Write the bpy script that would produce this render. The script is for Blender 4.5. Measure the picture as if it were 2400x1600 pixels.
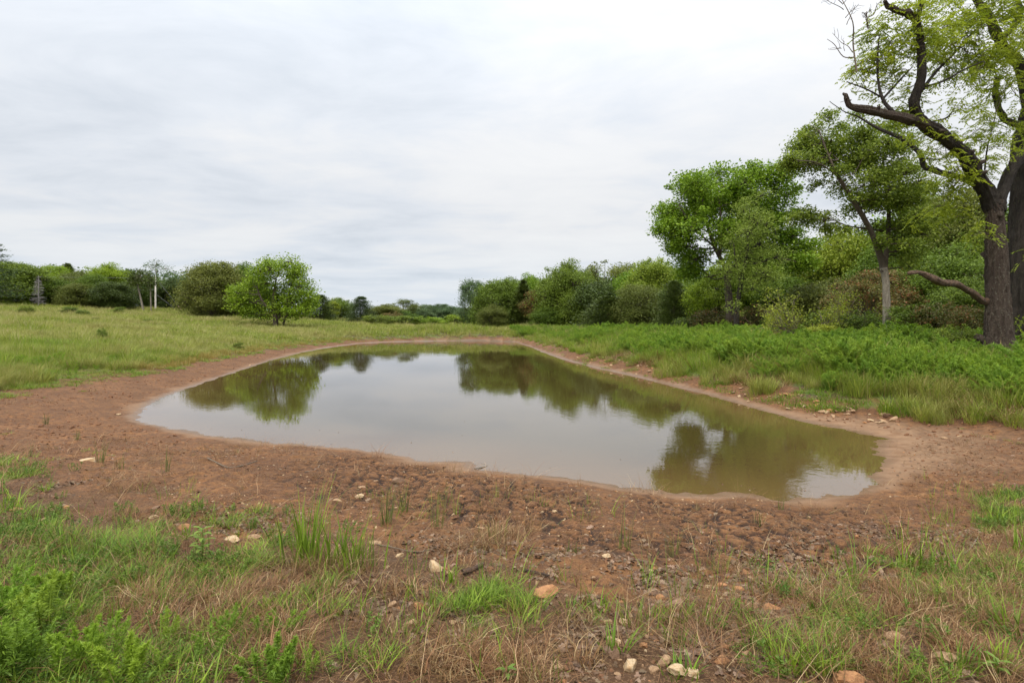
import bpy, math
import numpy as np
from math import radians, pi

sc = bpy.context.scene
for o in list(bpy.data.objects): bpy.data.objects.remove(o)
C = sc.collection

# ------------------------------------------------------------------ camera
CAMZ = 2.65
F, CX, HY = 1307.0, 1176.0, 738.0        # focal length, centre and horizon measured on the photograph (2352 px wide)
cam = bpy.data.objects.new('camera', bpy.data.cameras.new('camera'))
C.objects.link(cam)
cam.location = (0, 0, CAMZ); cam.rotation_euler = (radians(90), 0, 0)
cam.data.lens = 20.0; cam.data.sensor_width = 36.0
cam.data.shift_y = -46.0/2352.0
cam.data.clip_start = 0.05; cam.data.clip_end = 3000
sc.camera = cam

# ------------------------------------------------------------------ world, sun, exposure
SUN_EL, SUN_AZ = radians(58), radians(200)
SKY_GAIN = 1.0
def build_world():
    w = bpy.data.worlds.new("World"); sc.world = w; w.use_nodes = True
    nt = w.node_tree; N = nt.nodes; L = nt.links; N.clear()
    out = N.new('ShaderNodeOutputWorld'); bg = N.new('ShaderNodeBackground')
    bg.inputs['Strength'].default_value = 0.1
    sky = N.new('ShaderNodeTexSky'); sky.sky_type = 'NISHITA'; sky.sun_disc = False
    sky.sun_elevation = SUN_EL; sky.sun_rotation = SUN_AZ
    tc = N.new('ShaderNodeTexCoord'); sep = N.new('ShaderNodeSeparateXYZ')
    L.new(tc.outputs['Generated'], sep.inputs[0])
    def m(op, a, b=None, c=None):
        n = N.new('ShaderNodeMath'); n.operation = op
        for i, v in enumerate((a, b, c)):
            if v is None: continue
            if isinstance(v, (int, float)): n.inputs[i].default_value = v
            else: L.new(v, n.inputs[i])
        return n.outputs[0]
    z = m('MAXIMUM', sep.outputs[2], 0.0)
    zz = m('ADD', z, 0.09)
    px = m('DIVIDE', sep.outputs[0], zz); py = m('DIVIDE', sep.outputs[1], zz)
    cb = N.new('ShaderNodeCombineXYZ'); L.new(px, cb.inputs[0]); L.new(m('MULTIPLY', py, 1.25), cb.inputs[1])
    def noise(scale, detail, rough, off):
        mp = N.new('ShaderNodeMapping'); mp.inputs['Location'].default_value = off
        L.new(cb.outputs[0], mp.inputs[0])
        n = N.new('ShaderNodeTexNoise'); n.inputs['Scale'].default_value = scale
        n.inputs['Detail'].default_value = detail; n.inputs['Roughness'].default_value = rough
        n.inputs['Distortion'].default_value = 0.35
        L.new(mp.outputs[0], n.inputs['Vector']); return n.outputs['Fac']
    n1 = noise(0.42, 4, 0.5, (3.1, 1.7, 0)); n2 = noise(1.3, 6, 0.6, (8.2, 4.4, 2))
    mixn = m('ADD', m('MULTIPLY', n1, 0.62), m('MULTIPLY', n2, 0.38))
    ramp = N.new('ShaderNodeValToRGB')
    cr = ramp.color_ramp; cr.elements[0].position = 0.36; cr.elements[0].color = (0.585, 0.63, 0.69, 1)
    cr.elements[1].position = 0.66; cr.elements[1].color = (0.85, 0.853, 0.855, 1)
    e = cr.elements.new(0.46); e.color = (0.70, 0.735, 0.785, 1)
    e = cr.elements.new(0.54); e.color = (0.79, 0.80, 0.815, 1)
    L.new(mixn, ramp.inputs[0])
    # overcast sky: brighter overhead than at the horizon
    grad = N.new('ShaderNodeMapRange'); grad.inputs['From Min'].default_value = 0.0; grad.inputs['From Max'].default_value = 1.0
    grad.inputs['To Min'].default_value = 0.69; grad.inputs['To Max'].default_value = 2.6
    L.new(m('POWER', z, 2.6), grad.inputs['Value'])
    # bluish, slightly darker close to the horizon
    hb = N.new('ShaderNodeMapRange'); hb.inputs['From Min'].default_value = 0.0; hb.inputs['From Max'].default_value = 0.16
    hb.inputs['To Min'].default_value = 0.5; hb.inputs['To Max'].default_value = 0.0; L.new(z, hb.inputs['Value'])
    tint = N.new('ShaderNodeMix'); tint.data_type = 'RGBA'; tint.inputs[7].default_value = (0.66, 0.75, 0.85, 1)
    L.new(hb.outputs[0], tint.inputs[0]); L.new(ramp.outputs[0], tint.inputs[6])
    vm = N.new('ShaderNodeVectorMath'); vm.operation = 'SCALE'
    L.new(tint.outputs[2], vm.inputs[0]); L.new(m('MULTIPLY', grad.outputs[0], 10.0*SKY_GAIN), vm.inputs['Scale'])
    mx = N.new('ShaderNodeMix'); mx.data_type = 'RGBA'; mx.inputs[0].default_value = 0.965
    L.new(sky.outputs[0], mx.inputs[6]); L.new(vm.outputs[0], mx.inputs[7])
    L.new(mx.outputs[2], bg.inputs['Color']); L.new(bg.outputs[0], out.inputs[0])
build_world()
sun = bpy.data.lights.new('sun', 'SUN'); sun.energy = 1.5; sun.angle = radians(14); sun.color = (1.0, 0.93, 0.82)
so = bpy.data.objects.new('sun', sun); C.objects.link(so)
so.rotation_euler = (radians(90)-SUN_EL, 0, radians(180)-SUN_AZ)   # comes from behind the camera, a little to the left
sc.view_settings.view_transform = 'Standard'; sc.view_settings.look = 'None'
sc.view_settings.exposure = 0.60; sc.view_settings.gamma = 1.0
sc.view_settings.use_curve_mapping = False
try: sc.cycles.max_bounces = 6; sc.cycles.transparent_max_bounces = 4
except Exception: pass

# ------------------------------------------------------------------ helpers
R0 = np.random.default_rng
def sm(a, b, x):
    t = np.clip((np.asarray(x, float)-a)/(b-a), 0, 1); return t*t*(3-2*t)
def tag(o, label=None, cat=None, group=None, kind=None):
    if label: o['label'] = label
    if cat: o['category'] = cat
    if group: o['group'] = group
    if kind: o['kind'] = kind
    return o
def make_mesh(name, V, faces, mat, smooth=False, tint=None, attrs=None):
    """faces: list of int arrays (n,k); V (n,3)"""
    V = np.asarray(V, np.float32)
    me = bpy.data.meshes.new(name)
    me.vertices.add(len(V)); me.vertices.foreach_set('co', V.ravel())
    fl = [np.asarray(f, np.int32) for f in faces if len(f)]
    tot = sum(f.size for f in fl); nf = sum(len(f) for f in fl)
    me.loops.add(tot); me.polygons.add(nf)
    me.loops.foreach_set('vertex_index', np.concatenate([f.ravel() for f in fl]))
    sizes = np.concatenate([np.full(len(f), f.shape[1], np.int32) for f in fl])
    starts = np.concatenate([[0], np.cumsum(sizes)[:-1]]).astype(np.int32)
    me.polygons.foreach_set('loop_start', starts)
    if smooth: me.polygons.foreach_set('use_smooth', np.ones(nf, bool))
    me.update(calc_edges=True)
    if tint is not None:
        a = me.attributes.new('tint', 'FLOAT', 'POINT'); a.data.foreach_set('value', np.asarray(tint, np.float32))
    if attrs:
        for k, v in attrs.items():
            a = me.attributes.new(k, 'FLOAT', 'POINT'); a.data.foreach_set('value', np.asarray(v, np.float32))
    if mat: me.materials.append(mat)
    return me
def link(name, me, parent=None, loc=None):
    o = bpy.data.objects.new(name, me); C.objects.link(o)
    if parent: o.parent = parent
    if loc is not None: o.location = loc
    return o
def linkm(name, me, parent, mat):
    o = link(name, me, parent); o.material_slots[0].link = 'OBJECT'; o.material_slots[0].material = mat; return o
def empty(name, loc, rz=0, scale=None):
    o = bpy.data.objects.new(name, None); C.objects.link(o); o.location = loc
    o.rotation_euler = (0, 0, rz); o.empty_display_size = 0.3
    if scale: o.scale = scale
    return o
class Geo:
    def __init__(s): s.V = []; s.F4 = []; s.F3 = []; s.T = []; s.n = 0
    def add(s, V, F4=None, F3=None, T=None):
        V = np.asarray(V, float).reshape(-1, 3)
        if F4 is not None and len(F4): s.F4.append(np.asarray(F4)+s.n)
        if F3 is not None and len(F3): s.F3.append(np.asarray(F3)+s.n)
        s.V.append(V); s.T.append(np.full(len(V), 0.5) if T is None else np.broadcast_to(T, (len(V),)).astype(float))
        s.n += len(V)
    def mesh(s, name, mat, smooth=False):
        fs = []
        if s.F4: fs.append(np.concatenate(s.F4))
        if s.F3: fs.append(np.concatenate(s.F3))
        return make_mesh(name, np.concatenate(s.V), fs, mat, smooth, np.concatenate(s.T))
def nrm(a): return a/np.maximum(np.linalg.norm(a, axis=-1, keepdims=True), 1e-9)
def catmull(P, n):
    P = np.asarray(P, float)
    if len(P) < 3: 
        t = np.linspace(0, 1, n+1)[:, None]; return P[0]*(1-t)+P[-1]*t
    Q = np.vstack([2*P[0]-P[1], P, 2*P[-1]-P[-2]]); out = []
    for i in range(1, len(Q)-2):
        t = np.linspace(0, 1, n, endpoint=False)[:, None]
        a, b, c, d = Q[i-1], Q[i], Q[i+1], Q[i+2]
        out.append(0.5*((2*b)+(-a+c)*t+(2*a-5*b+4*c-d)*t*t+(-a+3*b-3*c+d)*t**3))
    out.append(P[-1:]); return np.vstack(out)
def tube(g, P, r, sides=8, T=0.5, rough=0.0, rng=None, cap=True):
    P = np.asarray(P, float); n = len(P); r = np.broadcast_to(r, (n,)).astype(float)
    t = nrm(np.gradient(P, axis=0)); up = np.array([0.31, 0.17, 0.93]) if abs(t[0][2]) < 0.9 else np.array([1., 0.1, 0])
    u = np.cross(t[0], up); u /= np.linalg.norm(u); U = [u]
    for i in range(1, n):
        u = U[-1]-t[i]*np.dot(U[-1], t[i]); u /= max(np.linalg.norm(u), 1e-9); U.append(u)
    U = np.array(U); W = np.cross(t, U)
    a = np.linspace(0, 2*pi, sides, endpoint=False)
    rr = r[:, None]*np.ones(sides)
    if rough and rng is not None:
        ridge = rng.normal(0, 1, sides); 
        s = np.zeros((n, sides)); 
        for i in range(n):
            ridge = 0.88*ridge+0.47*rng.normal(0, 1, sides); s[i] = ridge
        rr = rr*(1+rough*s)
    V = P[:, None]+rr[..., None]*(np.cos(a)[None, :, None]*U[:, None]+np.sin(a)[None, :, None]*W[:, None])
    i, j = np.meshgrid(np.arange(n-1), np.arange(sides), indexing='ij'); j2 = (j+1) % sides
    F = np.stack([i*sides+j, i*sides+j2, (i+1)*sides+j2, (i+1)*sides+j], -1).reshape(-1, 4)
    V = V.reshape(-1, 3); F3 = None
    if cap:
        V = np.vstack([V, P[-1]+t[-1]*r[-1]*0.3]); k = len(V)-1; b = (n-1)*sides
        F3 = [[b+q, b+(q+1) % sides, k] for q in range(sides)]
    g.add(V, F, F3, T)
def leafquads(g, p, rng, L=0.2, Wd=0.1, T=None, up=0.7, axis=None, jit=0.35):
    """rhombic leaves centred at p"""
    n = len(p); a = rng.normal(0, 1, (n, 3)) if axis is None else axis+rng.normal(0, 0.35, (n, 3))
    if axis is None: a[:, 2] *= 0.55
    a = nrm(a); nn = rng.normal(0, 1, (n, 3)); nn[:, 2] += up*1.5; b = nrm(np.cross(nn, a)); nz = np.cross(a, b)
    s = (1+rng.uniform(-jit, jit, n))[:, None]; l = a*s*L/2; w = b*s*Wd/2
    V = np.stack([p-l, p+w+nz*s*Wd*0.1-l*0.15, p+l, p-w+nz*s*Wd*0.1-l*0.15], 1).reshape(-1, 3)
    F = np.arange(4*n).reshape(-1, 4)
    TT = rng.uniform(0, 1, n) if T is None else T
    g.add(V, F, None, np.repeat(TT, 4))
def hashn(i, j, seed):
    h = (i*374761393+j*668265263+seed*1442695041) & 0xffffffff
    h = ((h ^ (h >> 13))*1274126177) & 0xffffffff
    return ((h ^ (h >> 16)) & 0xffff)/65535.0
def vnoise(x, y, s, seed=0):
    x = np.asarray(x, float)/s; y = np.asarray(y, float)/s
    i = np.floor(x).astype(np.int64); j = np.floor(y).astype(np.int64); u = x-i; v = y-j
    u = u*u*(3-2*u); v = v*v*(3-2*v)
    return (hashn(i, j, seed)*(1-u)*(1-v)+hashn(i+1, j, seed)*u*(1-v)+hashn(i, j+1, seed)*(1-u)*v+hashn(i+1, j+1, seed)*u*v)*2-1
def voro(x, y, s, seed=0):
    x = np.asarray(x, float)/s; y = np.asarray(y, float)/s
    i = np.floor(x).astype(np.int64); j = np.floor(y).astype(np.int64)
    f1 = np.full(x.shape, 9.); f2 = f1.copy(); cid = np.zeros(x.shape)
    for a in (-1, 0, 1):
        for b in (-1, 0, 1):
            ci = i+a; cj = j+b
            d = np.hypot(ci+0.1+0.8*hashn(ci, cj, seed)-x, cj+0.1+0.8*hashn(ci, cj, seed+7)-y)
            cl = d < f1; f2 = np.where(cl, f1, np.minimum(f2, d)); cid = np.where(cl, hashn(ci, cj, seed+3), cid); f1 = np.where(cl, d, f1)
    return f1, f2-f1, cid

# ------------------------------------------------------------------ pond outline and terrain
OUT = [(312,955),(345,925),(390,905),(450,885),(500,868),(560,848),(620,828),(700,808),(760,797),(830,788),(900,785),(1000,783),(1100,782),
 (1180,785),(1215,795),(1240,806),(1290,824),(1370,845),(1450,862),(1540,885),(1620,905),(1700,928),(1760,945),(1830,965),(1900,978),(1960,990),
 (2032,1008),(2008,1030),(2025,1058),(1992,1082),(2005,1104),(1978,1126),(1930,1137),(1880,1140),(1800,1147),(1760,1143),(1720,1135),(1640,1138),
 (1560,1135),(1500,1124),(1420,1121),(1390,1112),(1330,1103),(1200,1086),(1085,1076),(1075,1062),(960,1056),(940,1046),(850,1034),(720,1022),
 (600,1014),(500,1003),(420,990),(370,978),(325,968)]
POND = np.array([((x-CX)/F*(F*CAMZ/(y-HY)), F*CAMZ/(y-HY)) for x, y in OUT])
def pond_dist(x, y):
    x = np.asarray(x, float); y = np.asarray(y, float); best = np.full(x.shape, 1e9); ins = np.zeros(x.shape, bool)
    n = len(POND)
    for k in range(n):
        ax, ay = POND[k]; bx, by = POND[(k+1) % n]; ex, ey = bx-ax, by-ay
        t = np.clip(((x-ax)*ex+(y-ay)*ey)/(ex*ex+ey*ey), 0, 1)
        best = np.minimum(best, np.hypot(x-ax-t*ex, y-ay-t*ey))
        c = ((ay > y) != (by > y)) & (x < ex*(y-ay)/(by-ay+1e-12)+ax); ins ^= c
    return np.where(ins, -best, best)
# shore control points: x, y, w1, h1, w2, h2, where grass starts
CP = np.array([
 (-10, 8, 1.2, .10, 9, .95, 5.2), (-6, 5, 1.0, .10, 9, 1.0, 4.6), (-2, 8, .8, .09, 8.5, 1.0, 4.4), (3, 7, .8, .09, 7.5, 1.0, 3.9), (7, 6, 1.6, .12, 7, 1.0, 4.2),
 (10, 10, 2.6, .18, 6, 1.0, 4.3), (10.5, 13, 2.2, .22, 5, 1.12, 2.3), (8, 18, 1.0, .28, 4, 1.15, 1.0), (7, 25, .9, .32, 4, 1.15, .8), (5, 35, .8, .36, 4, 1.15, .75),
 (4, 45, .8, .36, 5, 1.15, 1.0), (4, 78, .8, .40, 6, 1.15, .9), (-8, 84, .9, .42, 6, 1.2, .9), (-18, 78, 1.2, .3, 6, 1.0, 1.2),
 (-20, 60, 1.6, .3, 5, .85, 2.0), (-18, 45, 2.0, .3, 5, .8, 2.6), (-15, 30, 2.2, .28, 5, .75, 3.0), (-13, 20, 3.0, .28, 5, .7, 4.0), (-14, 14, 2.5, .22, 6, .75, 5.0)])
def params(x, y):
    W = np.zeros(x.shape); A = [np.zeros(x.shape) for _ in range(5)]
    for c in CP:
        w = 1/((x-c[0])**2+(y-c[1])**2+4.0)**1.6; W += w
        for k in range(5): A[k] += w*c[2+k]
    return [a/W for a in A]
def terrain(x, y, fine=False, full=False):
    x = np.asarray(x, float); y = np.asarray(y, float)
    d = pond_dist(x, y); w1, h1, w2, h2, gs = params(x, y)
    az = x/np.maximum(y, 3.0)
    s3 = np.interp(az, [-.9, -.47, -.33, -.135, 0.05, 3], [.056, .047, .031, .012, .004, .002])
    s3 = np.where(y < 8, s3*sm(2, 14, y), s3)
    dp = np.maximum(d, 0)
    z = h1*np.minimum(dp/w1, 1)+(h2-h1)*np.clip((dp-w1)/w2, 0, 1)**0.9+s3*np.minimum(np.maximum(dp-w1-w2*.7, 0), 115)
    z = np.where(d < 0, -0.5*(1-np.exp(d*0.16)), z)
    far = sm(1, 14, dp)
    z = z+far*(0.16*vnoise(x, y, 9, 1)+0.07*vnoise(x, y, 3.3, 2))*sm(9, 20, np.hypot(x, y))+sm(1.0, 5, dp)*0.03*vnoise(x, y, 1.1, 3)
    z = z+0.014*vnoise(x, y, .8, 4)*sm(-1, .5, d)+.011*vnoise(x, y, .27, 5)*sm(-.8, 0.1, d)+.006*vnoise(x, y, .09, 6)*sm(-.8, 0.1, d)
    if full or fine:
        near = (y < 16)*1.0
        # dried, cracked mud along the near shore
        wx = x+0.035*vnoise(x, y, .2, 11)+.015*vnoise(x, y, .07, 17); wy = y+0.035*vnoise(x, y, .2, 12)
        f1, e, cid = voro(wx, wy, 0.19, 21); f1b, e2, cid2 = voro(wx, wy, 0.48, 33)
        cm = sm(.45, .95, d)*(1-sm(2.9, 4.3, d))*sm(-5.5, -1.0, x)*(1-0.8*sm(3.0, 5.2, x))*(y < 16)*sm(-.9, -.1, vnoise(x, y, 1.3, 9)+0.15)
        cr = (1-sm(0.02, 0.22, e))*(.55+.45*hashn(np.floor(wx/.3).astype(np.int64), np.floor(wy/.3).astype(np.int64), 5)); cr2 = 1-sm(0.02, 0.13, e2)
        crack = cm*np.maximum(cr*.95, cr2)
        clod = near*sm(.3, 1.2, d)*(0.017*vnoise(x, y, .12, 14)+0.010*vnoise(x, y, .06, 15)+0.022*vnoise(x, y, .3, 16))
        z = z+clod*(1-.6*cm)-0.05*crack+cm*(0.026*(cid-.5)+.024*(1-np.minimum(f1*1.3, 1)))
        if full: return z, d, gs, crack
    return z
def zat(x, y): return float(terrain(np.array([x]), np.array([y]), True)[0])
def P(x, y, d): return np.array([(x-CX)/F*d, d, CAMZ+(HY-y)/F*d])
def proj(X, Y, Z): return CX+F*X/Y, HY+F*(CAMZ-Z)/Y
def ground_px(x, y):
    """where the line of sight through a point of the photograph meets the ground"""
    dd = np.concatenate([np.arange(1.2, 16, .02), np.arange(16, 200, .25)])
    X = (x-CX)/F*dd; Z = CAMZ-(y-HY)/F*dd; T = terrain(X, dd)
    k = np.argmax(T >= Z) if (T >= Z).any() else len(dd)-1
    return float(X[k]), float(dd[k]), zat(X[k], dd[k])

# ------------------------------------------------------------------ materials
def nodes(name):
    m = bpy.data.materials.new(name); m.use_nodes = True; nt = m.node_tree; nt.nodes.clear()
    out = nt.nodes.new('ShaderNodeOutputMaterial'); return m, nt, nt.nodes, nt.links, out
def mixc(N, L, fac, a, b):
    n = N.new('ShaderNodeMix'); n.data_type = 'RGBA'
    for s, v in ((0, fac), (6, a), (7, b)):
        if isinstance(v, (int, float)): n.inputs[s].default_value = v
        elif isinstance(v, tuple): n.inputs[s].default_value = v if len(v) == 4 else (*v, 1)
        else: L.new(v, n.inputs[s])
    return n.outputs[2]
def mth(N, L, op, a, b=0.0, clamp=False):
    n = N.new('ShaderNodeMath'); n.operation = op; n.use_clamp = clamp
    for i, v in enumerate((a, b)):
        if isinstance(v, (int, float)): n.inputs[i].default_value = v
        else: L.new(v, n.inputs[i])
    return n.outputs[0]
def rmp(N, L, v, a, b, c=0.0, d=1.0):
    n = N.new('ShaderNodeMapRange'); n.inputs[1].default_value = a; n.inputs[2].default_value = b; n.inputs[3].default_value = c; n.inputs[4].default_value = d
    L.new(v, n.inputs[0]); return n.outputs[0]
def nz(N, L, scale, detail=4, vec=None, rough=.55):
    n = N.new('ShaderNodeTexNoise'); n.inputs['Scale'].default_value = scale; n.inputs['Detail'].default_value = detail; n.inputs['Roughness'].default_value = rough
    if vec is not None: L.new(vec, n.inputs['Vector'])
    return n.outputs['Fac']
def attr(N, name):
    n = N.new('ShaderNodeAttribute'); n.attribute_name = name; return n.outputs['Fac']
def leafmat(name, a, b, c=None, cf=0.0, trans=0.35, patch=None, rough=.55):
    """a..b by leaf, c: a share of leaves of another colour; patch=(colour, scale): larger areas of another colour"""
    m, nt, N, L, out = nodes(name)
    t = attr(N, 'tint'); col = mixc(N, L, t, b, a)
    oi = N.new('ShaderNodeObjectInfo'); 
    if c is not None: col = mixc(N, L, mth(N, L, 'GREATER_THAN', t, 1-cf), col, c)
    if patch:
        g = N.new('ShaderNodeNewGeometry'); f = nz(N, L, patch[1], 4, g.outputs['Position'], .6)
        col = mixc(N, L, rmp(N, L, f, .44, .60, 0, patch[2]), col, patch[0])
    hs = N.new('ShaderNodeHueSaturation'); L.new(col, hs.inputs['Color'])
    L.new(rmp(N, L, oi.outputs['Random'], 0, 1, .485, .512), hs.inputs['Hue']); L.new(rmp(N, L, oi.outputs['Random'], 0, 1, 1.12, .88), hs.inputs['Value'])
    bs = N.new('ShaderNodeBsdfPrincipled'); L.new(hs.outputs[0], bs.inputs['Base Color']); bs.inputs['Roughness'].default_value = rough
    bs.inputs['Specular IOR Level'].default_value = 0.35
    tr = N.new('ShaderNodeBsdfTranslucent'); tc = mixc(N, L, 1.0, hs.outputs[0], hs.outputs[0]); L.new(tc, tr.inputs['Color'])
    ms = N.new('ShaderNodeMixShader'); ms.inputs[0].default_value = trans; L.new(bs.outputs[0], ms.inputs[1]); L.new(tr.outputs[0], ms.inputs[2])
    L.new(ms.outputs[0], out.inputs[0]); return m
def barkmat(name, a, b, lichen=None, scale=6., bump=.5, lf=.62):
    m, nt, N, L, out = nodes(name)
    tc = N.new('ShaderNodeTexCoord'); mp = N.new('ShaderNodeMapping'); mp.inputs['Scale'].default_value = (1, 1, .28); L.new(tc.outputs['Object'], mp.inputs[0])
    n1 = nz(N, L, scale, 6, mp.outputs[0], .65); n2 = nz(N, L, scale*4.5, 5, mp.outputs[0], .7)
    col = mixc(N, L, rmp(N, L, n1, .35, .68), a, b)
    col = mixc(N, L, rmp(N, L, n2, .38, .7, 0, .6), col, tuple(v*.45 for v in a))
    if lichen:
        n3 = nz(N, L, scale*1.3, 5, tc.outputs['Object'], .7); col = mixc(N, L, rmp(N, L, n3, lf-.02, lf+.05, 0, .85), col, lichen)
    bs = N.new('ShaderNodeBsdfPrincipled'); L.new(col, bs.inputs['Base Color']); bs.inputs['Roughness'].default_value = .9
    bp = N.new('ShaderNodeBump'); bp.inputs['Strength'].default_value = min(bump, 1); bp.inputs['Distance'].default_value = .06 if bump < .9 else .15
    L.new(mth(N, L, 'ADD', n1, n2), bp.inputs['Height']); L.new(bp.outputs[0], bs.inputs['Normal'])
    L.new(bs.outputs[0], out.inputs[0]); return m
def plain(name, a, b=None, scale=20., rough=.8, metal=0., bump=.3, dist=.01):
    m, nt, N, L, out = nodes(name); tc = N.new('ShaderNodeTexCoord')
    bs = N.new('ShaderNodeBsdfPrincipled'); f = nz(N, L, scale, 6, tc.outputs['Object'], .65)
    L.new(mixc(N, L, rmp(N, L, f, .35, .65), a, b or tuple(v*.6 for v in a)), bs.inputs['Base Color'])
    bs.inputs['Roughness'].default_value = rough; bs.inputs['Metallic'].default_value = metal
    bp = N.new('ShaderNodeBump'); bp.inputs['Strength'].default_value = bump; bp.inputs['Distance'].default_value = dist
    L.new(f, bp.inputs['Height']); L.new(bp.outputs[0], bs.inputs['Normal']); L.new(bs.outputs[0], out.inputs[0]); return m

def ground_material():
    m, nt, N, L, out = nodes('soil'); g = N.new('ShaderNodeNewGeometry'); p = g.outputs['Position']
    d = attr(N, 'shore'); gr = attr(N, 'grassy'); ck = attr(N, 'crack')
    n1 = nz(N, L, 1.1, 6, p, .6); n2 = nz(N, L, 9, 6, p, .65); n3 = nz(N, L, 55, 5, p, .7); n4 = nz(N, L, 3.2, 5, p, .6)
    red = mixc(N, L, rmp(N, L, n1, .38, .62), (.108, .045, .014), (.205, .092, .032))
    red = mixc(N, L, rmp(N, L, n2, .40, .60, 0, .95), red, (.070, .031, .014))
    red = mixc(N, L, rmp(N, L, n3, .5, .72, 0, .7), red, (.36, .19, .08))
    silt = mixc(N, L, rmp(N, L, n4, .4, .65), (.26, .162, .092), (.18, .10, .052))
    silt = mixc(N, L, rmp(N, L, n3, .45, .75, 0, .35), silt, (.2, .11, .06))
    dn = mth(N, L, 'ADD', attr(N, 'silt'), rmp(N, L, n4, .3, .7, -.35, .35))
    col = mixc(N, L, rmp(N, L, dn, .15, .8, 0, .85), red, silt)
    # thin wet margin
    wet = rmp(N, L, mth(N, L, 'ADD', d, rmp(N, L, n2, .3, .7, -.12, .12)), .02, .30, 1, 0)
    col = mixc(N, L, mth(N, L, 'MULTIPLY', wet, .65), col, (.11, .062, .03))
    duff = mixc(N, L, rmp(N, L, n2, .4, .65), (.036, .019, .009), (.095, .050, .021)); duff = mixc(N, L, rmp(N, L, n3, .52, .66, 0, .8), duff, (.24, .145, .08))
    green = mixc(N, L, rmp(N, L, n4, .35, .65), (.07, .105, .022), (.13, .14, .045))
    sy = N.new('ShaderNodeSeparateXYZ'); L.new(p, sy.inputs[0]); fw = rmp(N, L, sy.outputs[1], 9, 14); duff2 = mixc(N, L, mth(N, L, 'MULTIPLY', rmp(N, L, n1, .42, .6), fw), duff, green)
    col = mixc(N, L, mth(N, L, 'MULTIPLY', gr, 1.0, True), col, duff2)
    col = mixc(N, L, mth(N, L, 'MULTIPLY', ck, 1.9, True), col, (.032, .016, .009))
    bs = N.new('ShaderNodeBsdfPrincipled'); L.new(col, bs.inputs['Base Color'])
    L.new(rmp(N, L, wet, 0, 1, .85, .35), bs.inputs['Roughness']); bs.inputs['Specular IOR Level'].default_value = .3
    bp = N.new('ShaderNodeBump'); bp.inputs['Strength'].default_value = .8; bp.inputs['Distance'].default_value = .02
    n5 = nz(N, L, 3.4, 4, p, .6); fard = rmp(N, L, sy.outputs[1], 8, 22, .0, 4.5); L.new(mth(N, L, 'MULTIPLY', mth(N, L, 'ADD', mth(N, L, 'ADD', n2, mth(N, L, 'MULTIPLY', n3, .45)), mth(N, L, 'MULTIPLY', n5, fard)), rmp(N, L, d, .1, 1.1, .15, 1.0)), bp.inputs['Height']); L.new(bp.outputs[0], bs.inputs['Normal'])
    L.new(bs.outputs[0], out.inputs[0]); return m
def water_material():
    m, nt, N, L, out = nodes('murky_water'); g = N.new('ShaderNodeNewGeometry'); p = g.outputs['Position']
    d = attr(N, 'shore')
    mp = N.new('ShaderNodeMapping'); mp.inputs['Scale'].default_value = (1, .8, 1); L.new(p, mp.inputs[0])
    n1 = nz(N, L, 5.5, 3, mp.outputs[0], .5); n2 = nz(N, L, .35, 3, p)
    n3 = nz(N, L, 16, 2, mp.outputs[0], .5)
    mud = mixc(N, L, rmp(N, L, d, -2.6, -.02), (.062, .045, .014), (.12, .072, .028))
    bp = N.new('ShaderNodeBump'); bp.inputs['Distance'].default_value = .02
    sep = N.new('ShaderNodeSeparateXYZ'); L.new(p, sep.inputs[0])
    gust = mth(N, L, 'MULTIPLY', rmp(N, L, n2, .42, .62, .25, 1.0), rmp(N, L, sep.outputs[0], 0, 4.5, .5, 1.0))
    L.new(mth(N, L, 'MULTIPLY', gust, .14), bp.inputs['Strength'])
    L.new(mth(N, L, 'ADD', n1, mth(N, L, 'MULTIPLY', n3, .3)), bp.inputs['Height'])
    df = N.new('ShaderNodeBsdfDiffuse'); L.new(mud, df.inputs['Color'])
    gl = N.new('ShaderNodeBsdfGlossy'); gl.inputs['Roughness'].default_value = .015; gl.inputs['Color'].default_value = (.97, .96, .98, 1); L.new(bp.outputs[0], gl.inputs['Normal'])
    fr = N.new('ShaderNodeFresnel'); fr.inputs['IOR'].default_value = 2.05; L.new(bp.outputs[0], fr.inputs['Normal'])
    ms = N.new('ShaderNodeMixShader'); L.new(fr.outputs[0], ms.inputs[0]); L.new(df.outputs[0], ms.inputs[1]); L.new(gl.outputs[0], ms.inputs[2])
    L.new(ms.outputs[0], out.inputs[0]); return m

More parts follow.
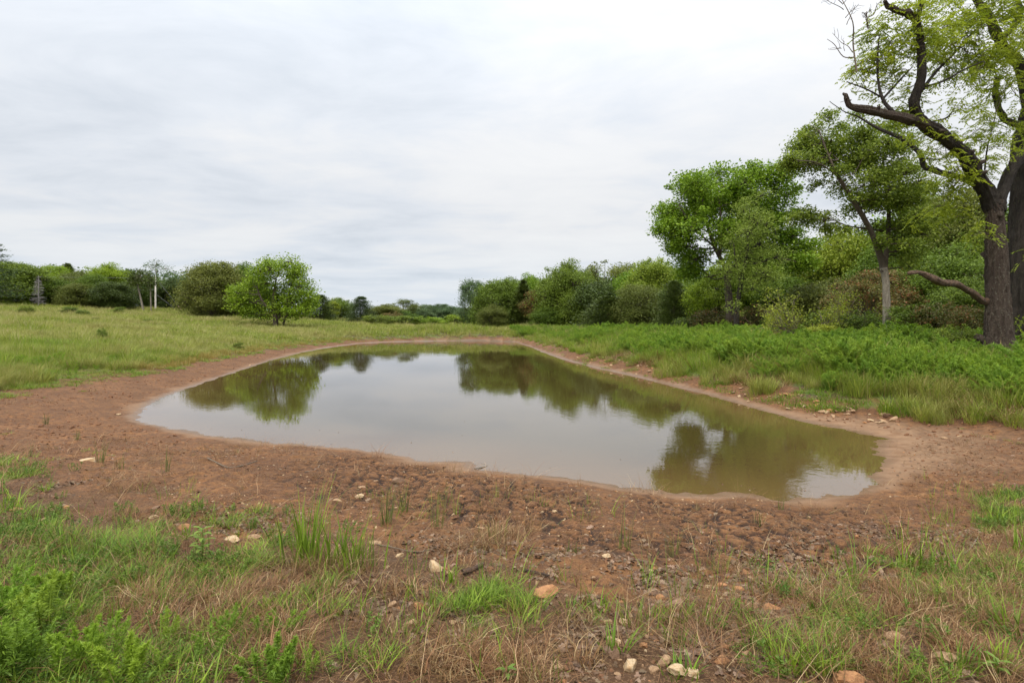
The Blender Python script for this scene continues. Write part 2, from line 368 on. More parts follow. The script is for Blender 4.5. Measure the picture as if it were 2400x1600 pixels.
M = dict(
 soil=ground_material(), water=water_material(),
 bright=leafmat('leaf_bright', (.30, .43, .028), (.12, .21, .012)),
 mid=leafmat('leaf_mid', (.20, .30, .035), (.075, .125, .014)),
 feathery=leafmat('leaf_feathery', (.33, .42, .065), (.15, .22, .028)),
 olive=leafmat('leaf_olive', (.235, .265, .055), (.10, .13, .022)),
 yellow=leafmat('leaf_yellow', (.38, .44, .045), (.17, .24, .022)),
 cedar=leafmat('leaf_cedar', (.12, .165, .025), (.045, .07, .011), trans=.15),
 pine=leafmat('leaf_pine', (.09, .14, .04), (.04, .075, .02), trans=.15),
 brown=leafmat('leaf_brown', (.23, .20, .055), (.10, .11, .025), c=(.30, .14, .05), cf=.15),
 far=leafmat('leaf_far_hazed', (.16, .235, .08), (.085, .14, .06)),  # bluish green: the haze of distance is mixed into the leaf colour
 walnut=leafmat('leaf_walnut', (.37, .46, .035), (.13, .20, .016), trans=.45),
 elm=leafmat('leaf_elm', (.29, .38, .045), (.10, .16, .018), trans=.35),
 russet=leafmat('leaf_russet', (.24, .22, .05), (.09, .10, .02), c=(.30, .14, .055), cf=.2),
 shrub=leafmat('leaf_shrub', (.23, .31, .035), (.075, .12, .015)),
 bark=barkmat('bark', (.085, .062, .045), (.15, .115, .085)),
 bigbark=barkmat('walnut_bark', (.085, .055, .038), (.165, .118, .085), lichen=(.30, .29, .21), scale=13., bump=1.0, lf=.60),
 darkbark=barkmat('dark_bark', (.036, .027, .020), (.085, .064, .047), lichen=(.12, .13, .06), scale=9., bump=1.0, lf=.62),
 palebark=barkmat('pale_bark', (.20, .165, .125), (.40, .35, .28), lichen=(.10, .085, .06), scale=7.),
 deadwood=barkmat('dead_wood', (.22, .17, .125), (.36, .30, .235), scale=9.),
 greydead=barkmat('grey_dead_wood', (.30, .27, .25), (.42, .39, .37), scale=9.),
 twig=barkmat('twig', (.15, .115, .08), (.24, .19, .13), scale=12.),
 brushwood=barkmat('brush_wood', (.16, .12, .085), (.30, .235, .165), scale=6.),
 brokenwood=barkmat('broken_wood', (.17, .095, .055), (.30, .19, .12), lichen=(.09, .06, .045), scale=7., bump=1.2, lf=.54),
 grass=leafmat('grass_green', (.25, .38, .03), (.075, .135, .013), trans=.3),
 meadow=leafmat('grass_meadow', (.39, .45, .065), (.15, .21, .02), c=(.50, .42, .22), cf=.16, trans=.35, patch=((.44, .38, .15), .09, .6)),
 bank=leafmat('grass_bank', (.31, .42, .035), (.11, .18, .016), c=(.36, .27, .12), cf=.12, trans=.35, patch=((.32, .27, .08), .35, .6)),
 amber=leafmat('grass_amber', (.36, .27, .06), (.24, .22, .05), trans=.3),
 dry=leafmat('grass_dry', (.37, .215, .085), (.12, .056, .022), c=(.56, .41, .21), cf=.12, trans=.25),
 reddish=leafmat('grass_reddish', (.30, .19, .065), (.12, .065, .025), trans=.2),
 rush=leafmat('rush_green', (.16, .20, .045), (.10, .09, .03), trans=.2),
 fennel=leafmat('feathery_weed', (.27, .41, .040), (.10, .18, .018), trans=.4),
 fennel2=leafmat('feathery_weed_light', (.30, .45, .04), (.13, .23, .02), trans=.4),
 weed=leafmat('weed_leaf', (.19, .31, .045), (.10, .175, .024), trans=.4),
 pale_leaf=leafmat('fallen_leaf', (.25, .17, .105), (.07, .04, .024), c=(.44, .34, .24), cf=.05, trans=.1, rough=.8),
 stone_tan=plain('stone_tan', (.40, .26, .14), (.24, .14, .075), 9., .85, bump=.6),
 stone_orange=plain('stone_orange', (.42, .21, .085), (.27, .12, .05), 8., .85, bump=.6),
 stone_pale=plain('stone_pale', (.55, .43, .27), (.38, .23, .105), 6., .85, bump=.6),
 stone_brown=plain('stone_brown', (.26, .16, .095), (.17, .10, .06), 9., .85, bump=.6),
 pole=plain('pole_wood', (.70, .65, .58), (.58, .52, .45), 3., .8), wire=plain('wire_metal', (.22, .23, .22), (.18, .18, .17), 3., .5, .6),
 guard=plain('guard_plastic', (.52, .33, .24), (.45, .28, .2), 3., .6), ceramic=plain('ceramic', (.45, .42, .4), None, 3., .3),
)

# ------------------------------------------------------------------ ground sheet and water
def growing(a, s, k, lim):
    v = [a]
    while abs(v[-1]) < lim: v.append(v[-1]+s); s *= k
    return v[1:]
xs = np.arange(-7.5, 8.51, .036)
xs = np.concatenate([np.array(growing(-7.5, -.04, 1.04, 900))[::-1], xs, growing(xs[-1], .04, 1.04, 900)])
ys = [1.6]
while ys[-1] < 15: ys.append(ys[-1]+max(.018, min(.0075*ys[-1]-.005, .033 if ys[-1] < 10.5 else .06)))
st = .12
while ys[-1] < 1200: ys.append(ys[-1]+st); st *= 1.03
ys = np.concatenate([np.array(growing(1.6, -.05, 1.15, 150))[::-1], ys])
GX, GY = np.meshgrid(xs, ys)
Z, D, GS, CK = terrain(GX.ravel(), GY.ravel(), full=True)
gm = sm(0, .9, D-GS+.7*vnoise(GX.ravel(), GY.ravel(), .9, 40)+.35*vnoise(GX.ravel(), GY.ravel(), .3, 41))
nearfade = 1-.22*(1-sm(10, 16, GY.ravel()))     # thin, patchy cover on the near bank
nx_, ny_ = len(xs), len(ys)
i, j = np.meshgrid(np.arange(ny_-1), np.arange(nx_-1), indexing='ij')
FQ = np.stack([i*nx_+j, i*nx_+j+1, (i+1)*nx_+j+1, (i+1)*nx_+j], -1).reshape(-1, 4)
me = make_mesh('ground', np.stack([GX.ravel(), GY.ravel(), Z], -1), [FQ], M['soil'], True, None, dict(shore=D, grassy=gm*nearfade, crack=CK, silt=1-sm(.15, 1, D/np.maximum(.12, .50+2.9*sm(5.0, 9.5, GX.ravel())*(1-sm(12.5, 17, GY.ravel()))+.42*vnoise(GX.ravel(), GY.ravel(), 1.1, 71)+.2*vnoise(GX.ravel(), GY.ravel(), .35, 72)))))
tag(link('ground', me), kind='structure')
def sheet(xa, xb, ya, yb, nx, ny):
    X, Y = np.meshgrid(np.linspace(xa, xb, nx), np.linspace(ya, yb, ny)); i, j = np.meshgrid(np.arange(ny-1), np.arange(nx-1), indexing='ij')
    return X.ravel(), Y.ravel(), np.stack([i*nx+j, i*nx+j+1, (i+1)*nx+j+1, (i+1)*nx+j], -1).reshape(-1, 4)
X, Y, Fq = sheet(-24, 14, 6.5, 86, 150, 300)
dd = pond_dist(X, Y); keep = (dd[Fq].min(1) < 2.2)
u, inv = np.unique(Fq[keep], return_inverse=True)
me = make_mesh('water', np.stack([X, Y, 0*X+.0], -1)[u], [inv.reshape(-1, 4)], M['water'], True, None, dict(shore=dd[u]))
tag(link('water', me), kind='structure')

# ------------------------------------------------------------------ tree building
def limb_path(a, b, rng, sag=.12, n=5):
    a = np.asarray(a, float); b = np.asarray(b, float); L = np.linalg.norm(b-a)
    t = np.array([0, .33, .66, 1.])[:, None]; Q = a*(1-t)+b*t
    Q[1:3] += rng.normal(0, .07*L, (2, 3)); Q[1, 2] -= sag*L*.3; Q[2, 2] += sag*L*.3
    return catmull(Q, n)
def crown_leaves(g, lobes, rng, nc=16, nl=34, L=.2, W=.12, flat=.55, spread=.42, center=None, shell=.62, twigs=None, axisout=0.):
    """each lobe (x,y,z,r) carries nc clumps of nl leaves near its surface"""
    rm = np.median([q[3] for q in lobes])
    for lb in lobes:
        x, y, z, r = lb[:4]; k = max(2, int(nc*(lb[4] if len(lb) > 4 else 1)*min(1.8, (r/rm)**1.6)))
        c = np.array([x, y, z]); dr = rng.normal(0, 1, (k, 3)); dr[:, 2] += .25
        if center is not None: dr += .7*nrm(c-center)
        dr = nrm(dr); rad = r*rng.uniform(shell, 1.0, k)[:, None]; cc = c+dr*rad*np.array([1, 1, .85])
        tn = rng.uniform(.1, .9, k)
        pts = np.repeat(cc, nl, 0)+np.clip(rng.normal(0, 1, (k*nl, 3)), -1.75, 1.75)*np.array([1, 1, flat])*r*spread
        T = np.clip(np.repeat(tn, nl)+rng.normal(0, .22, k*nl), 0, 1)
        ax = None
        if axisout: ax = np.repeat(dr, nl, 0)*axisout+rng.normal(0, .5, (k*nl, 3))
        leafquads(g, pts, rng, L, W, T, axis=ax)
        if twigs is not None:
            for q in range(0, k, 2): tube(twigs, [c-dr[q]*r*.2, (c+cc[q])/2+rng.normal(0, .05*r, 3), cc[q]], [.028*r+.008, .02*r+.005, .006], 3, cap=False)
def round_unit(seed, H=10., W=10., base=.1, nl=24, leaf=.22, nc=15, nleaf=30, squash=1., lobe=(.15, .25), airy=0.):
    rng = R0(seed); g = Geo(); b = Geo(); lobes = []
    cz = H*(base+(1-base)*.47); rz = H*(1-base)*.5; c0 = np.array([0, 0, cz])
    while len(lobes) < nl:
        v = nrm(rng.normal(0, 1, 3)); rr = rng.uniform(.35, 1)**.5
        p = np.array([v[0]*W*.5*rr*.8, v[1]*W*.5*rr*.8, cz+v[2]*rz*rr*.86]); r = W*rng.uniform(*lobe)*.5*(1.25 if rr < .75 else 1)
        if p[2] < cz and rng.random() < .15: continue
        lobes.append((*p, r*1.25))
    for k in range(nl//2):
        v = nrm(rng.normal(0, 1, 3)+[0, 0, .5]); rr = rng.uniform(.92, 1.12); lobes.append((v[0]*W*.5*rr*.86, v[1]*W*.5*rr*.86, cz+v[2]*rz*rr*.94, W*rng.uniform(.035, .075), .5))
    tr = [(0, 0, -.4), (rng.normal(0, .1), rng.normal(0, .1), H*.15), (rng.normal(0, .25), rng.normal(0, .25), H*.4), (rng.normal(0, .4), rng.normal(0, .4), H*.75)]
    tp = catmull(tr, 5); r0 = H*.022
    tube(b, tp, np.linspace(r0*1.25, r0*.25, len(tp)), 8, rough=.05, rng=rng)
    for lb in lobes:
        k = int(np.clip(lb[2]/H*.75, .12, .95)*(len(tp)-1)*.9); a = tp[max(k-1, 2)]
        lp = limb_path(a, lb[:3], rng); tube(b, lp, np.linspace(r0*.38, r0*.1, len(lp)), 4, cap=False)
    crown_leaves(g, lobes, rng, int(nc*(1-airy)), nleaf, leaf, leaf*.6, center=c0, twigs=b)
    V = np.concatenate(g.V); top = np.percentile(V[:, 2], 99.8); wid = np.percentile(np.hypot(V[:, 0], V[:, 1]), 99.)
    for geo in (g, b):
        geo.V = [v*np.array([W/2/wid, W/2/wid, H/top]) for v in geo.V]
    return b, g
def cone_unit(seed, H=10., W=5., base=.02, nlev=300, leaf=.2, power=.75, nleaf=24, tiers=False):
    rng = R0(seed); g = Geo(); b = Geo(); tp = catmull([(0, 0, -.3), (.05, 0, H*.4), (0, .05, H*.97)], 6)
    tube(b, tp, np.linspace(H*.02, .015, len(tp)), 6)
    for k in range(nlev):
        z = base+(1-base)*rng.random()**1.25
        if tiers: z = (np.floor(z*13)+rng.normal(.4, .12))/13
        z = min(max(z, .02), .995)
        R = W*.5*(1-z)**power*(1+.22*math.sin(k*1.7+z*9))+.06; a = rng.uniform(0, 2*pi); o = np.array([math.cos(a), math.sin(a), 0.]); ln = R*rng.uniform(.55, 1.06)
        ln0 = ln*rng.uniform(.2, .6)
        t = rng.uniform(0, 1, nleaf)[:, None]; pts = np.array([0, 0, z*H])+o*(ln0+(ln-ln0)*t)+np.array([0, 0, 1])*(-.15*ln*t+.12*ln*t*t*(1 if not tiers else 3))
        pts = pts+rng.normal(0, 1, pts.shape)*np.array([1, 1, .5])*(.11*R+.09)
        leafquads(g, pts, rng, leaf, leaf*.32, np.clip(rng.uniform(.1, .9)+rng.normal(0, .2, nleaf), 0, 1), axis=np.tile(o+np.array([0, 0, .5 if not tiers else .15]), (nleaf, 1)))
        if k % 3 == 0: tube(b, [np.array([0, 0, z*H-.1]), np.array([0, 0, z*H])+o*ln*.85], [.03, .01], 3, cap=False)
    return b, g
UN = {}
def unit(kind, v):
    key = (kind, v)
    if key in UN: return UN[key]
    s = 100+hash_s(kind)*7+v
    K = dict(round=lambda: round_unit(s, nl=46, leaf=.22, nleaf=38, base=.03, lobe=(.10, .27)), dense=lambda: round_unit(s, nl=58, nc=17, base=-.06, lobe=(.11, .33), leaf=.23, nleaf=38),
             airy=lambda: round_unit(s, nl=24, nc=12, base=.2, nleaf=24, leaf=.28, lobe=(.14, .22)),
             tall=lambda: round_unit(s, W=7., nl=36, base=.0), cedar=lambda: cone_unit(s, nlev=520, leaf=.3), blunt=lambda: cone_unit(s, W=8., power=.42, nlev=800, leaf=.3),
             pine=lambda: cone_unit(s, W=7., power=.6, nlev=230, tiers=True, base=.15), shrub=lambda: round_unit(s, nl=18, nc=12, base=-.05, nleaf=24, leaf=.42, lobe=(.22, .34)))
    b, g = K[kind](); W = dict(tall=7., cedar=5., blunt=8., pine=7.).get(kind, 10.)
    UN[key] = (b, g, W, {}); return UN[key]
def hash_s(s): return sum(ord(c)*(i+1) for i, c in enumerate(s)) % 97
def tree(x, top, w, d, kind, mat, label, name=None, v=0, group=None, bark='bark', cat='tree', rz=None, sink=0.):
    """a tree whose crown is w wide and reaches up to 'top' where it stands, d metres away"""
    X = (x-CX)/F*d; z = zat(X, d)-sink; H = CAMZ+(HY-top)/F*d-z; Wm = w*1.38/F*d
    b, g, UW, cache = unit(kind, v)
    if 'g' not in cache: cache['g'] = g.mesh('crown', M[mat]); cache['b'] = b.mesh('trunk', M[bark], True)
    nm = name or {'cedar': 'cedar_tree', 'blunt': 'cedar_tree', 'pine': 'pine_tree', 'shrub': 'shrub'}.get(kind, 'broadleaf_tree')
    e = empty(nm, (X, d, z), rz if rz is not None else (x*.37+d) % 6.28, (Wm/UW, Wm/UW, H/10.))
    tag(e, label, cat, group); linkm('stems' if kind == 'shrub' else 'trunk', cache['b'], e, M[bark]); linkm('foliage' if kind == 'shrub' else 'crown', cache['g'], e, M[mat])
    return e

LG, RG, FG = 'trees along the far edge of the meadow', 'trees of the wood right of the pond', 'distant trees beyond the dam'
# --- left wood behind the meadow
tree(-12, 556, 105, 105, 'pine', 'pine', 'tall dark pine at the left edge rising above the wood, with tiered boughs', v=0)
T = [
 (12, 601, 145, 118, 'dense', 'mid', 'broad rounded green tree just below the tall pine at the left edge', 0),
 (-70, 596, 130, 125, 'dense', 'mid', 'green tree left of the tall pine, cut by the left edge', 1),
 (60, 622, 70, 128, 'blunt', 'cedar', 'dark tree behind the left side of the bare grey conifer', 0),
 (84, 620, 52, 134, 'cedar', 'cedar', 'pointed dark cedar standing behind the bare grey conifer', 0),
 (126, 611, 78, 132, 'round', 'bright', 'light green tree right of the bare grey conifer', 0),
 (155, 605, 66, 138, 'cedar', 'olive', 'dull olive cedar with a spiky top in the left wood', 1),
 (182, 622, 70, 128, 'dense', 'olive', 'low olive tree between the spiky cedar and the domed green tree', 1),
 (212, 630, 60, 124, 'dense', 'mid', 'small dark green tree in front of the domed green tree', 0),
 (240, 606, 92, 136, 'dense', 'bright', 'domed bright green tree, tallest in the middle of the left wood', 1),
 (282, 621, 74, 138, 'round', 'mid', 'green tree with a smooth sloping top right of the domed tree', 1),
 (262, 648, 80, 122, 'dense', 'cedar', 'dark low tree under the domed green tree', 0),
 (345, 640, 60, 142, 'dense', 'mid', 'dark tree directly behind the power pole', 0),
 (396, 641, 76, 140, 'dense', 'cedar', 'dark green tree right of the power pole', 1),
 (425, 650, 56, 146, 'round', 'olive', 'greyish green tree between the power pole and the olive oak', 0),
 (30, 640, 90, 120, 'dense', 'cedar', 'dark low tree at the foot of the wood near the left edge', 1),
 (130, 640, 90, 124, 'dense', 'mid', 'dark low tree beside the bare grey conifer', 1),
 (185, 650, 80, 122, 'dense', 'olive', 'lowest olive tree at the meadow edge left of centre of the left wood', 0),
]
for k, (x, t, w, d, kind, mat, lab, v) in enumerate(T): tree(x, t, w, d, kind, mat, lab, v=v, group=LG)
tree(492, 602, 118, 108, 'dense', 'olive', 'large olive green oak with foliage down to the grass left of the lone bright tree', v=0, group=LG)
tree(553, 606, 92, 114, 'dense', 'mid', 'dark layered tree behind, between the olive oak and the lone bright tree', v=1, group=LG)
tree(588, 640, 60, 118, 'round', 'olive', 'yellowish branch-topped tree just left of and behind the lone bright tree', v=1, group=LG)
# --- middle distance
for (x, t, w, d, kind, mat, lab, v) in [
 (735, 677, 62, 125, 'blunt', 'cedar', 'dark cedar just right of the lone bright tree', 0),
 (762, 686, 30, 135, 'tall', 'yellow', 'slim yellow-tipped tree between two dark trees right of the lone tree', 0),
 (778, 684, 62, 140, 'dense', 'mid', 'mid green rounded tree left of the small dark round cedar', 1),
 (829, 681, 60, 118, 'blunt', 'pine', 'small round dark cedar standing alone right of the lone bright tree', 1),
 (880, 699, 74, 150, 'dense', 'olive', 'low spreading olive tree right of the small round cedar', 1),
 (928, 687, 56, 165, 'airy', 'olive', 'small open-crowned tree showing sky through it on the horizon', 0),
 (905, 712, 80, 155, 'dense', 'mid', 'low green tree below the open-crowned tree', 0),
 (962, 708, 60, 190, 'dense', 'far', 'hazy green tree left of the horizon gap', 0),
 (985, 699, 44, 205, 'round', 'far', 'hazy blue-green tree on the horizon, left of a pair', 1),
 (1014, 698, 52, 205, 'round', 'far', 'hazy blue-green tree on the horizon, middle one', 0),
 (1045, 704, 62, 200, 'dense', 'far', 'hazy green tree on the horizon, next to the dark wood', 1),
 (1080, 708, 60, 190, 'dense', 'far', 'hazy green tree mostly hidden behind the left end of the right wood', 0)]:
    tree(x, t, w, d, kind, mat, lab, v=v, group=FG)
for k, (x, t, w, d, mat, lab) in enumerate([
 (868, 722, 60, 112, 'shrub', 'low green shrub on the dam left of centre, below the spreading olive tree'), (925, 724, 76, 118, 'shrub', 'wide low shrub on the dam below the open-crowned tree'),
 (985, 726, 70, 120, 'bright', 'light green low shrub on the horizon in the middle of the dam'), (1050, 722, 60, 112, 'bright', 'light green shrub at the left foot of the right wood'), (898, 716, 40, 130, 'brown', 'greyish brown low shrub below the open-crowned tree')]):
    tree(x, t, w, d, 'shrub', mat, lab, v=k % 2, group='shrubs beyond the dam', cat='shrub')
# --- right wood, from its left end to the bright tall tree
for (x, t, w, d, kind, mat, lab, v) in [
 (1094, 643, 70, 102, 'round', 'far', 'pale leaning tree at the left end of the right wood', 1),
 (1146, 643, 100, 98, 'dense', 'mid', 'dark flat-topped tree near the left end of the right wood', 0),
 (1202, 643, 70, 95, 'cedar', 'cedar', 'pointed dark green cedar in front of the wood, with a sharp tip', 0),
 (1133, 700, 56, 93, 'dense', 'olive', 'small pale olive tree at the foot of the pointed cedar', 1),
 (1222, 630, 74, 102, 'dense', 'bright', 'light green tree behind the right side of the pointed cedar', 1),
 (1254, 664, 90, 93, 'round', 'brown', 'browning olive tree with bare tips right of the pointed cedar', 0),
 (1296, 601, 112, 90, 'dense', 'mid', 'tall round-topped green tree left of the gappy oak', 1),
 (1335, 664, 100, 86, 'dense', 'mid', 'mid green tree below and between the tall green tree and the gappy oak', 0),
 (1402, 598, 130, 92, 'airy', 'olive', 'olive oak with sky showing through its domed crown', 1),
 (1402, 640, 140, 84, 'dense', 'cedar', 'dark green lower tree in front of the gappy oak', 1),
 (1400, 680, 130, 70, 'blunt', 'cedar', 'broad dark cedar reaching the bank below the gappy oak', 0),
 (1508, 597, 120, 74, 'dense', 'yellow', 'yellow-green tree between the gappy oak and the tall bright tree', 0),
 (1470, 655, 110, 68, 'dense', 'olive', 'olive green tree at the bank below the yellow-green tree', 0),
 (1460, 622, 110, 82, 'dense', 'bright', 'fresh green tree filling the dip right of the gappy oak', 0),
 (1185, 640, 90, 104, 'dense', 'mid', 'green tree filling the gap behind the pointed cedar', 1),
 (1345, 618, 90, 98, 'dense', 'mid', 'green tree seen in the gap left of the gappy oak', 1),
 (1548, 645, 90, 60, 'blunt', 'cedar', 'very dark brownish cedar left of the tall bright tree', 1),
 (1270, 705, 90, 88, 'dense', 'shrub', 'low bushy tree at the bank right of the pointed cedar', 0)]:
    tree(x, t, w, d, kind, mat, lab, v=v, group=RG)
# --- right wood behind and right of the tall bright tree
for (x, t, w, d, kind, mat, lab, v) in [
 (1600, 640, 120, 62, 'dense', 'mid', 'dark green tree behind the foot of the tall bright tree', 1),
 (1650, 615, 110, 56, 'round', 'bright', 'bright low tree right under the crown of the tall bright tree', 0),
 (1745, 600, 120, 60, 'dense', 'bright', 'green tree behind the slender feathery tree', 0),
 (1850, 565, 120, 60, 'round', 'mid', 'mid green tree behind the bare brushy tree', 1),
 (1800, 640, 150, 56, 'dense', 'mid', 'low dark green tree behind the left of the bare brushy tree', 0),
 (1945, 520, 170, 54, 'dense', 'yellow', 'yellow-green tree seen behind the leaning two-stemmed tree', 1),
 (1905, 640, 150, 48, 'dense', 'olive', 'low olive tree right of the bare brushy tree', 1),
 (2110, 455, 200, 50, 'round', 'bright', 'bright green tree behind, right of the two-stemmed tree', 1),
 (2060, 560, 170, 46, 'dense', 'mid', 'dark green tree behind the pale lower trunk of the two-stemmed tree', 0),
 (2200, 440, 190, 46, 'dense', 'olive', 'olive tree filling the gap left of the great walnut trunk', 0),
 (2160, 570, 190, 40, 'dense', 'mid', 'green tree above the broken dead limb of the great walnut', 1),
 (2290, 480, 200, 44, 'dense', 'mid', 'green tree directly behind the great walnut trunk', 1),
 (2430, 430, 220, 42, 'dense', 'mid', 'green tree behind the second trunk at the right edge', 0),
 (2000, 620, 150, 40, 'round', 'brown', 'tree with browning leaves left of the pale lower trunk', 1),
 (2240, 640, 140, 34, 'dense', 'shrub', 'leafy low tree below the broken dead limb', 1)]:
    tree(x, t, w, d, kind, mat, lab, v=v, group=RG)
for k, (x, t, w, d, mat, lab) in enumerate([
 (1640, 705, 100, 50, 'brown', 'brownish shrub left of the slender feathery tree'), (1590, 725, 80, 52, 'shrub', 'green shrub below the tall bright tree'),
 (1745, 700, 90, 46, 'brown', 'reddish brown shrub right of the foot of the slender feathery tree'), (1790, 722, 80, 42, 'shrub', 'low green shrub left of the bare brushy tree'),
 (1930, 705, 110, 38, 'shrub', 'green shrub at the right foot of the bare brushy tree'), (1985, 640, 90, 36, 'russet', 'shrub with russet dead leaves left of the pale trunk'),
 (1980, 712, 90, 32, 'shrub', 'dark green shrub at the left foot of the two-stemmed tree'), (2105, 700, 120, 28, 'shrub', 'green bush right of the pale lower trunk'),
 (2165, 690, 110, 27, 'brown', 'bush with brown leaves under the broken dead limb'), (2225, 705, 90, 25, 'russet', 'bush with russet leaves left of the great walnut trunk'),
 (2060, 735, 90, 24, 'bright', 'bright green bush standing in the weeds before the two-stemmed tree'), (1885, 745, 70, 30, 'yellow', 'yellow-green fan-shaped bush at the edge of the weeds'),
 (2020, 745, 60, 25, 'bright', 'small bright bush left of the bush before the two-stemmed tree'), (2340, 700, 130, 24, 'shrub', 'dark bush behind the great walnut at the right edge'),
 (2190, 745, 70, 21, 'shrub', 'small green bush in the weeds left of the great walnut'), (2420, 690, 140, 22, 'shrub', 'dark bush right of the second trunk, at the right edge')]):
    tree(x, t, w, d, 'shrub', mat, lab, v=k % 2, group='understory shrubs right of the pond', cat='shrub')
# wood that continues far behind, read as one mass
def wood_mass():
    rng = R0(5); g = Geo(); pts = []
    segs = [(-260, 190, -95, 165, 60), (-150, 140, -62, 152, 70), (5, 120, 40, 75, 60), (25, 150, 70, 80, 50), (30, 68, 90, 50, 60), (-40, 330, 130, 250, 60)]
    lobes = []
    for ax, ay, bx, by, n in segs:
        for k in range(n):
            t = rng.random(); X = ax+(bx-ax)*t+rng.normal(0, 4); Y = ay+(by-ay)*t+rng.normal(0, 4); z = zat(X, Y); H = rng.uniform(7, 10)
            for q in range(4): lobes.append((X+rng.normal(0, 1.5), Y+rng.normal(0, 1.5), z+H*(.15+.23*q), rng.uniform(1.8, 2.8)))
    crown_leaves(g, lobes, rng, 10, 14, .6, .4)
    tag(link('distant_woodland', g.mesh('distant_woodland', M['far'])), 'hazy green woodland seen as one mass far behind the nearer trees', 'woodland', kind='stuff')
wood_mass()

# ------------------------------------------------------------------ hero trees (limbs and crown follow the photograph at their own distance)
def hero(name, label, d, base, stems, blobs, bark, leaf, cat='tree', seed=1, nc=22, nl=34, L=.16, Wl=.09, depth=.6, twigs=True, sprd=.42, limbbark=None):
    """stems: list of lists (x,y,depth offset,width px); blobs: (x,y,r px[,density])"""
    rng = R0(seed); X0 = (base[0]-CX)/F*d; z0 = zat(X0, d); org = np.array([X0, d, z0])
    e = empty(name, tuple(org)); tag(e, label, cat); b = Geo(); b2 = Geo(); allp = []
    for k, s in enumerate(stems):
        Q = np.array([P(q[0], q[1], d+q[2]) for q in s])-org; r = np.array([q[3] for q in s])/2/F*d
        if k == 0: Q[0, 2] = -.3
        pts = catmull(Q, 6); rr = np.interp(np.linspace(0, 1, len(pts)), np.linspace(0, 1, len(r)), r)
        tube(b if (k == 0 or not limbbark) else b2, pts, rr, 10, rough=.06, rng=rng); allp.append(np.column_stack([pts, rr]))
    AP = np.vstack(allp); lobes = []; px = d/F; cxm = np.mean([q[0] for q in blobs]); cym = np.mean([q[1] for q in blobs])
    for q in list(blobs):
        v = np.array([q[0]-cxm, q[1]-cym])+rng.normal(0, 12, 2); v = v/np.linalg.norm(v); e_ = q[2]*rng.uniform(.35, .8)
        if v[1] < .35 and rng.random() < .7: blobs.append((q[0]+v[0]*e_, q[1]+v[1]*e_, q[2]*rng.uniform(.3, .5), .5))
    cx = np.mean([q[0] for q in blobs]); W = max(q[0] for q in blobs)-min(q[0] for q in blobs)
    for q in blobs:
        half = depth*math.sqrt(max(.15, 1-((q[0]-cx)/(W*.55))**2))*W*.5*px
        n = 3 if len(q) < 4 else max(1, int(3*q[3]))
        for t in range(n):
            dy = rng.uniform(-half, half); lobes.append((*(P(q[0]+rng.normal(0, q[2]*.3), q[1]+rng.normal(0, q[2]*.25), d)+np.array([0, dy, 0])-org), q[2]*px*1.08))
    for lb in lobes:
        dist = np.linalg.norm(AP[:, :3]-np.array(lb[:3]), axis=1)+3*np.maximum(0, AP[:, 2]-lb[2]); a = AP[np.argmin(dist)]
        lp = limb_path(a[:3], lb[:3], rng); r = min(a[3]*.6, .012*np.linalg.norm(a[:3]-lb[:3])+.03); tube(b2 if limbbark else b, lp, np.linspace(r, r*.35, len(lp)), 4, cap=False)
    g = Geo(); crown_leaves(g, lobes, rng, nc, nl, L, Wl, twigs=(b2 if limbbark else b) if twigs else None, spread=sprd)
    if limbbark: link('limbs', b2.mesh('limbs', M[limbbark], True), e)
    link('trunk', b.mesh('trunk', M[bark], True), e); link('crown', g.mesh('crown', M[leaf]), e); return e
# lone bright tree on the meadow
hero('broadleaf_tree', 'lone bright green spreading tree standing on the meadow behind the pond', 85, (634, 746),
 [[(634, 752, 0, 13), (632, 720, 0, 11), (628, 690, 0, 8), (634, 640, 0, 3)], [(634, 735, 0, 8), (655, 705, .6, 6), (668, 660, 1, 3)], [(633, 722, 0, 7), (605, 695, -.8, 5), (590, 660, -1, 2)], [(650, 748, .5, 6), (656, 728, .3, 4), (672, 712, .4, 2)]],
 [(626, 618, 22), (662, 618, 20), (682, 632, 17), (604, 628, 19), (586, 645, 18), (563, 668, 20), (692, 660, 19), (704, 685, 17), (567, 700, 23), (602, 688, 27), (642, 668, 22, .4), (668, 688, 27), (642, 708, 26), (697, 715, 18), (582, 722, 14), (674, 726, 13), (617, 655, 20, .6), (655, 645, 20, .6), (705, 702, 14), (555, 690, 14)],
 'bark', 'bright', seed=3, nc=15, nl=28, L=.28, Wl=.17)
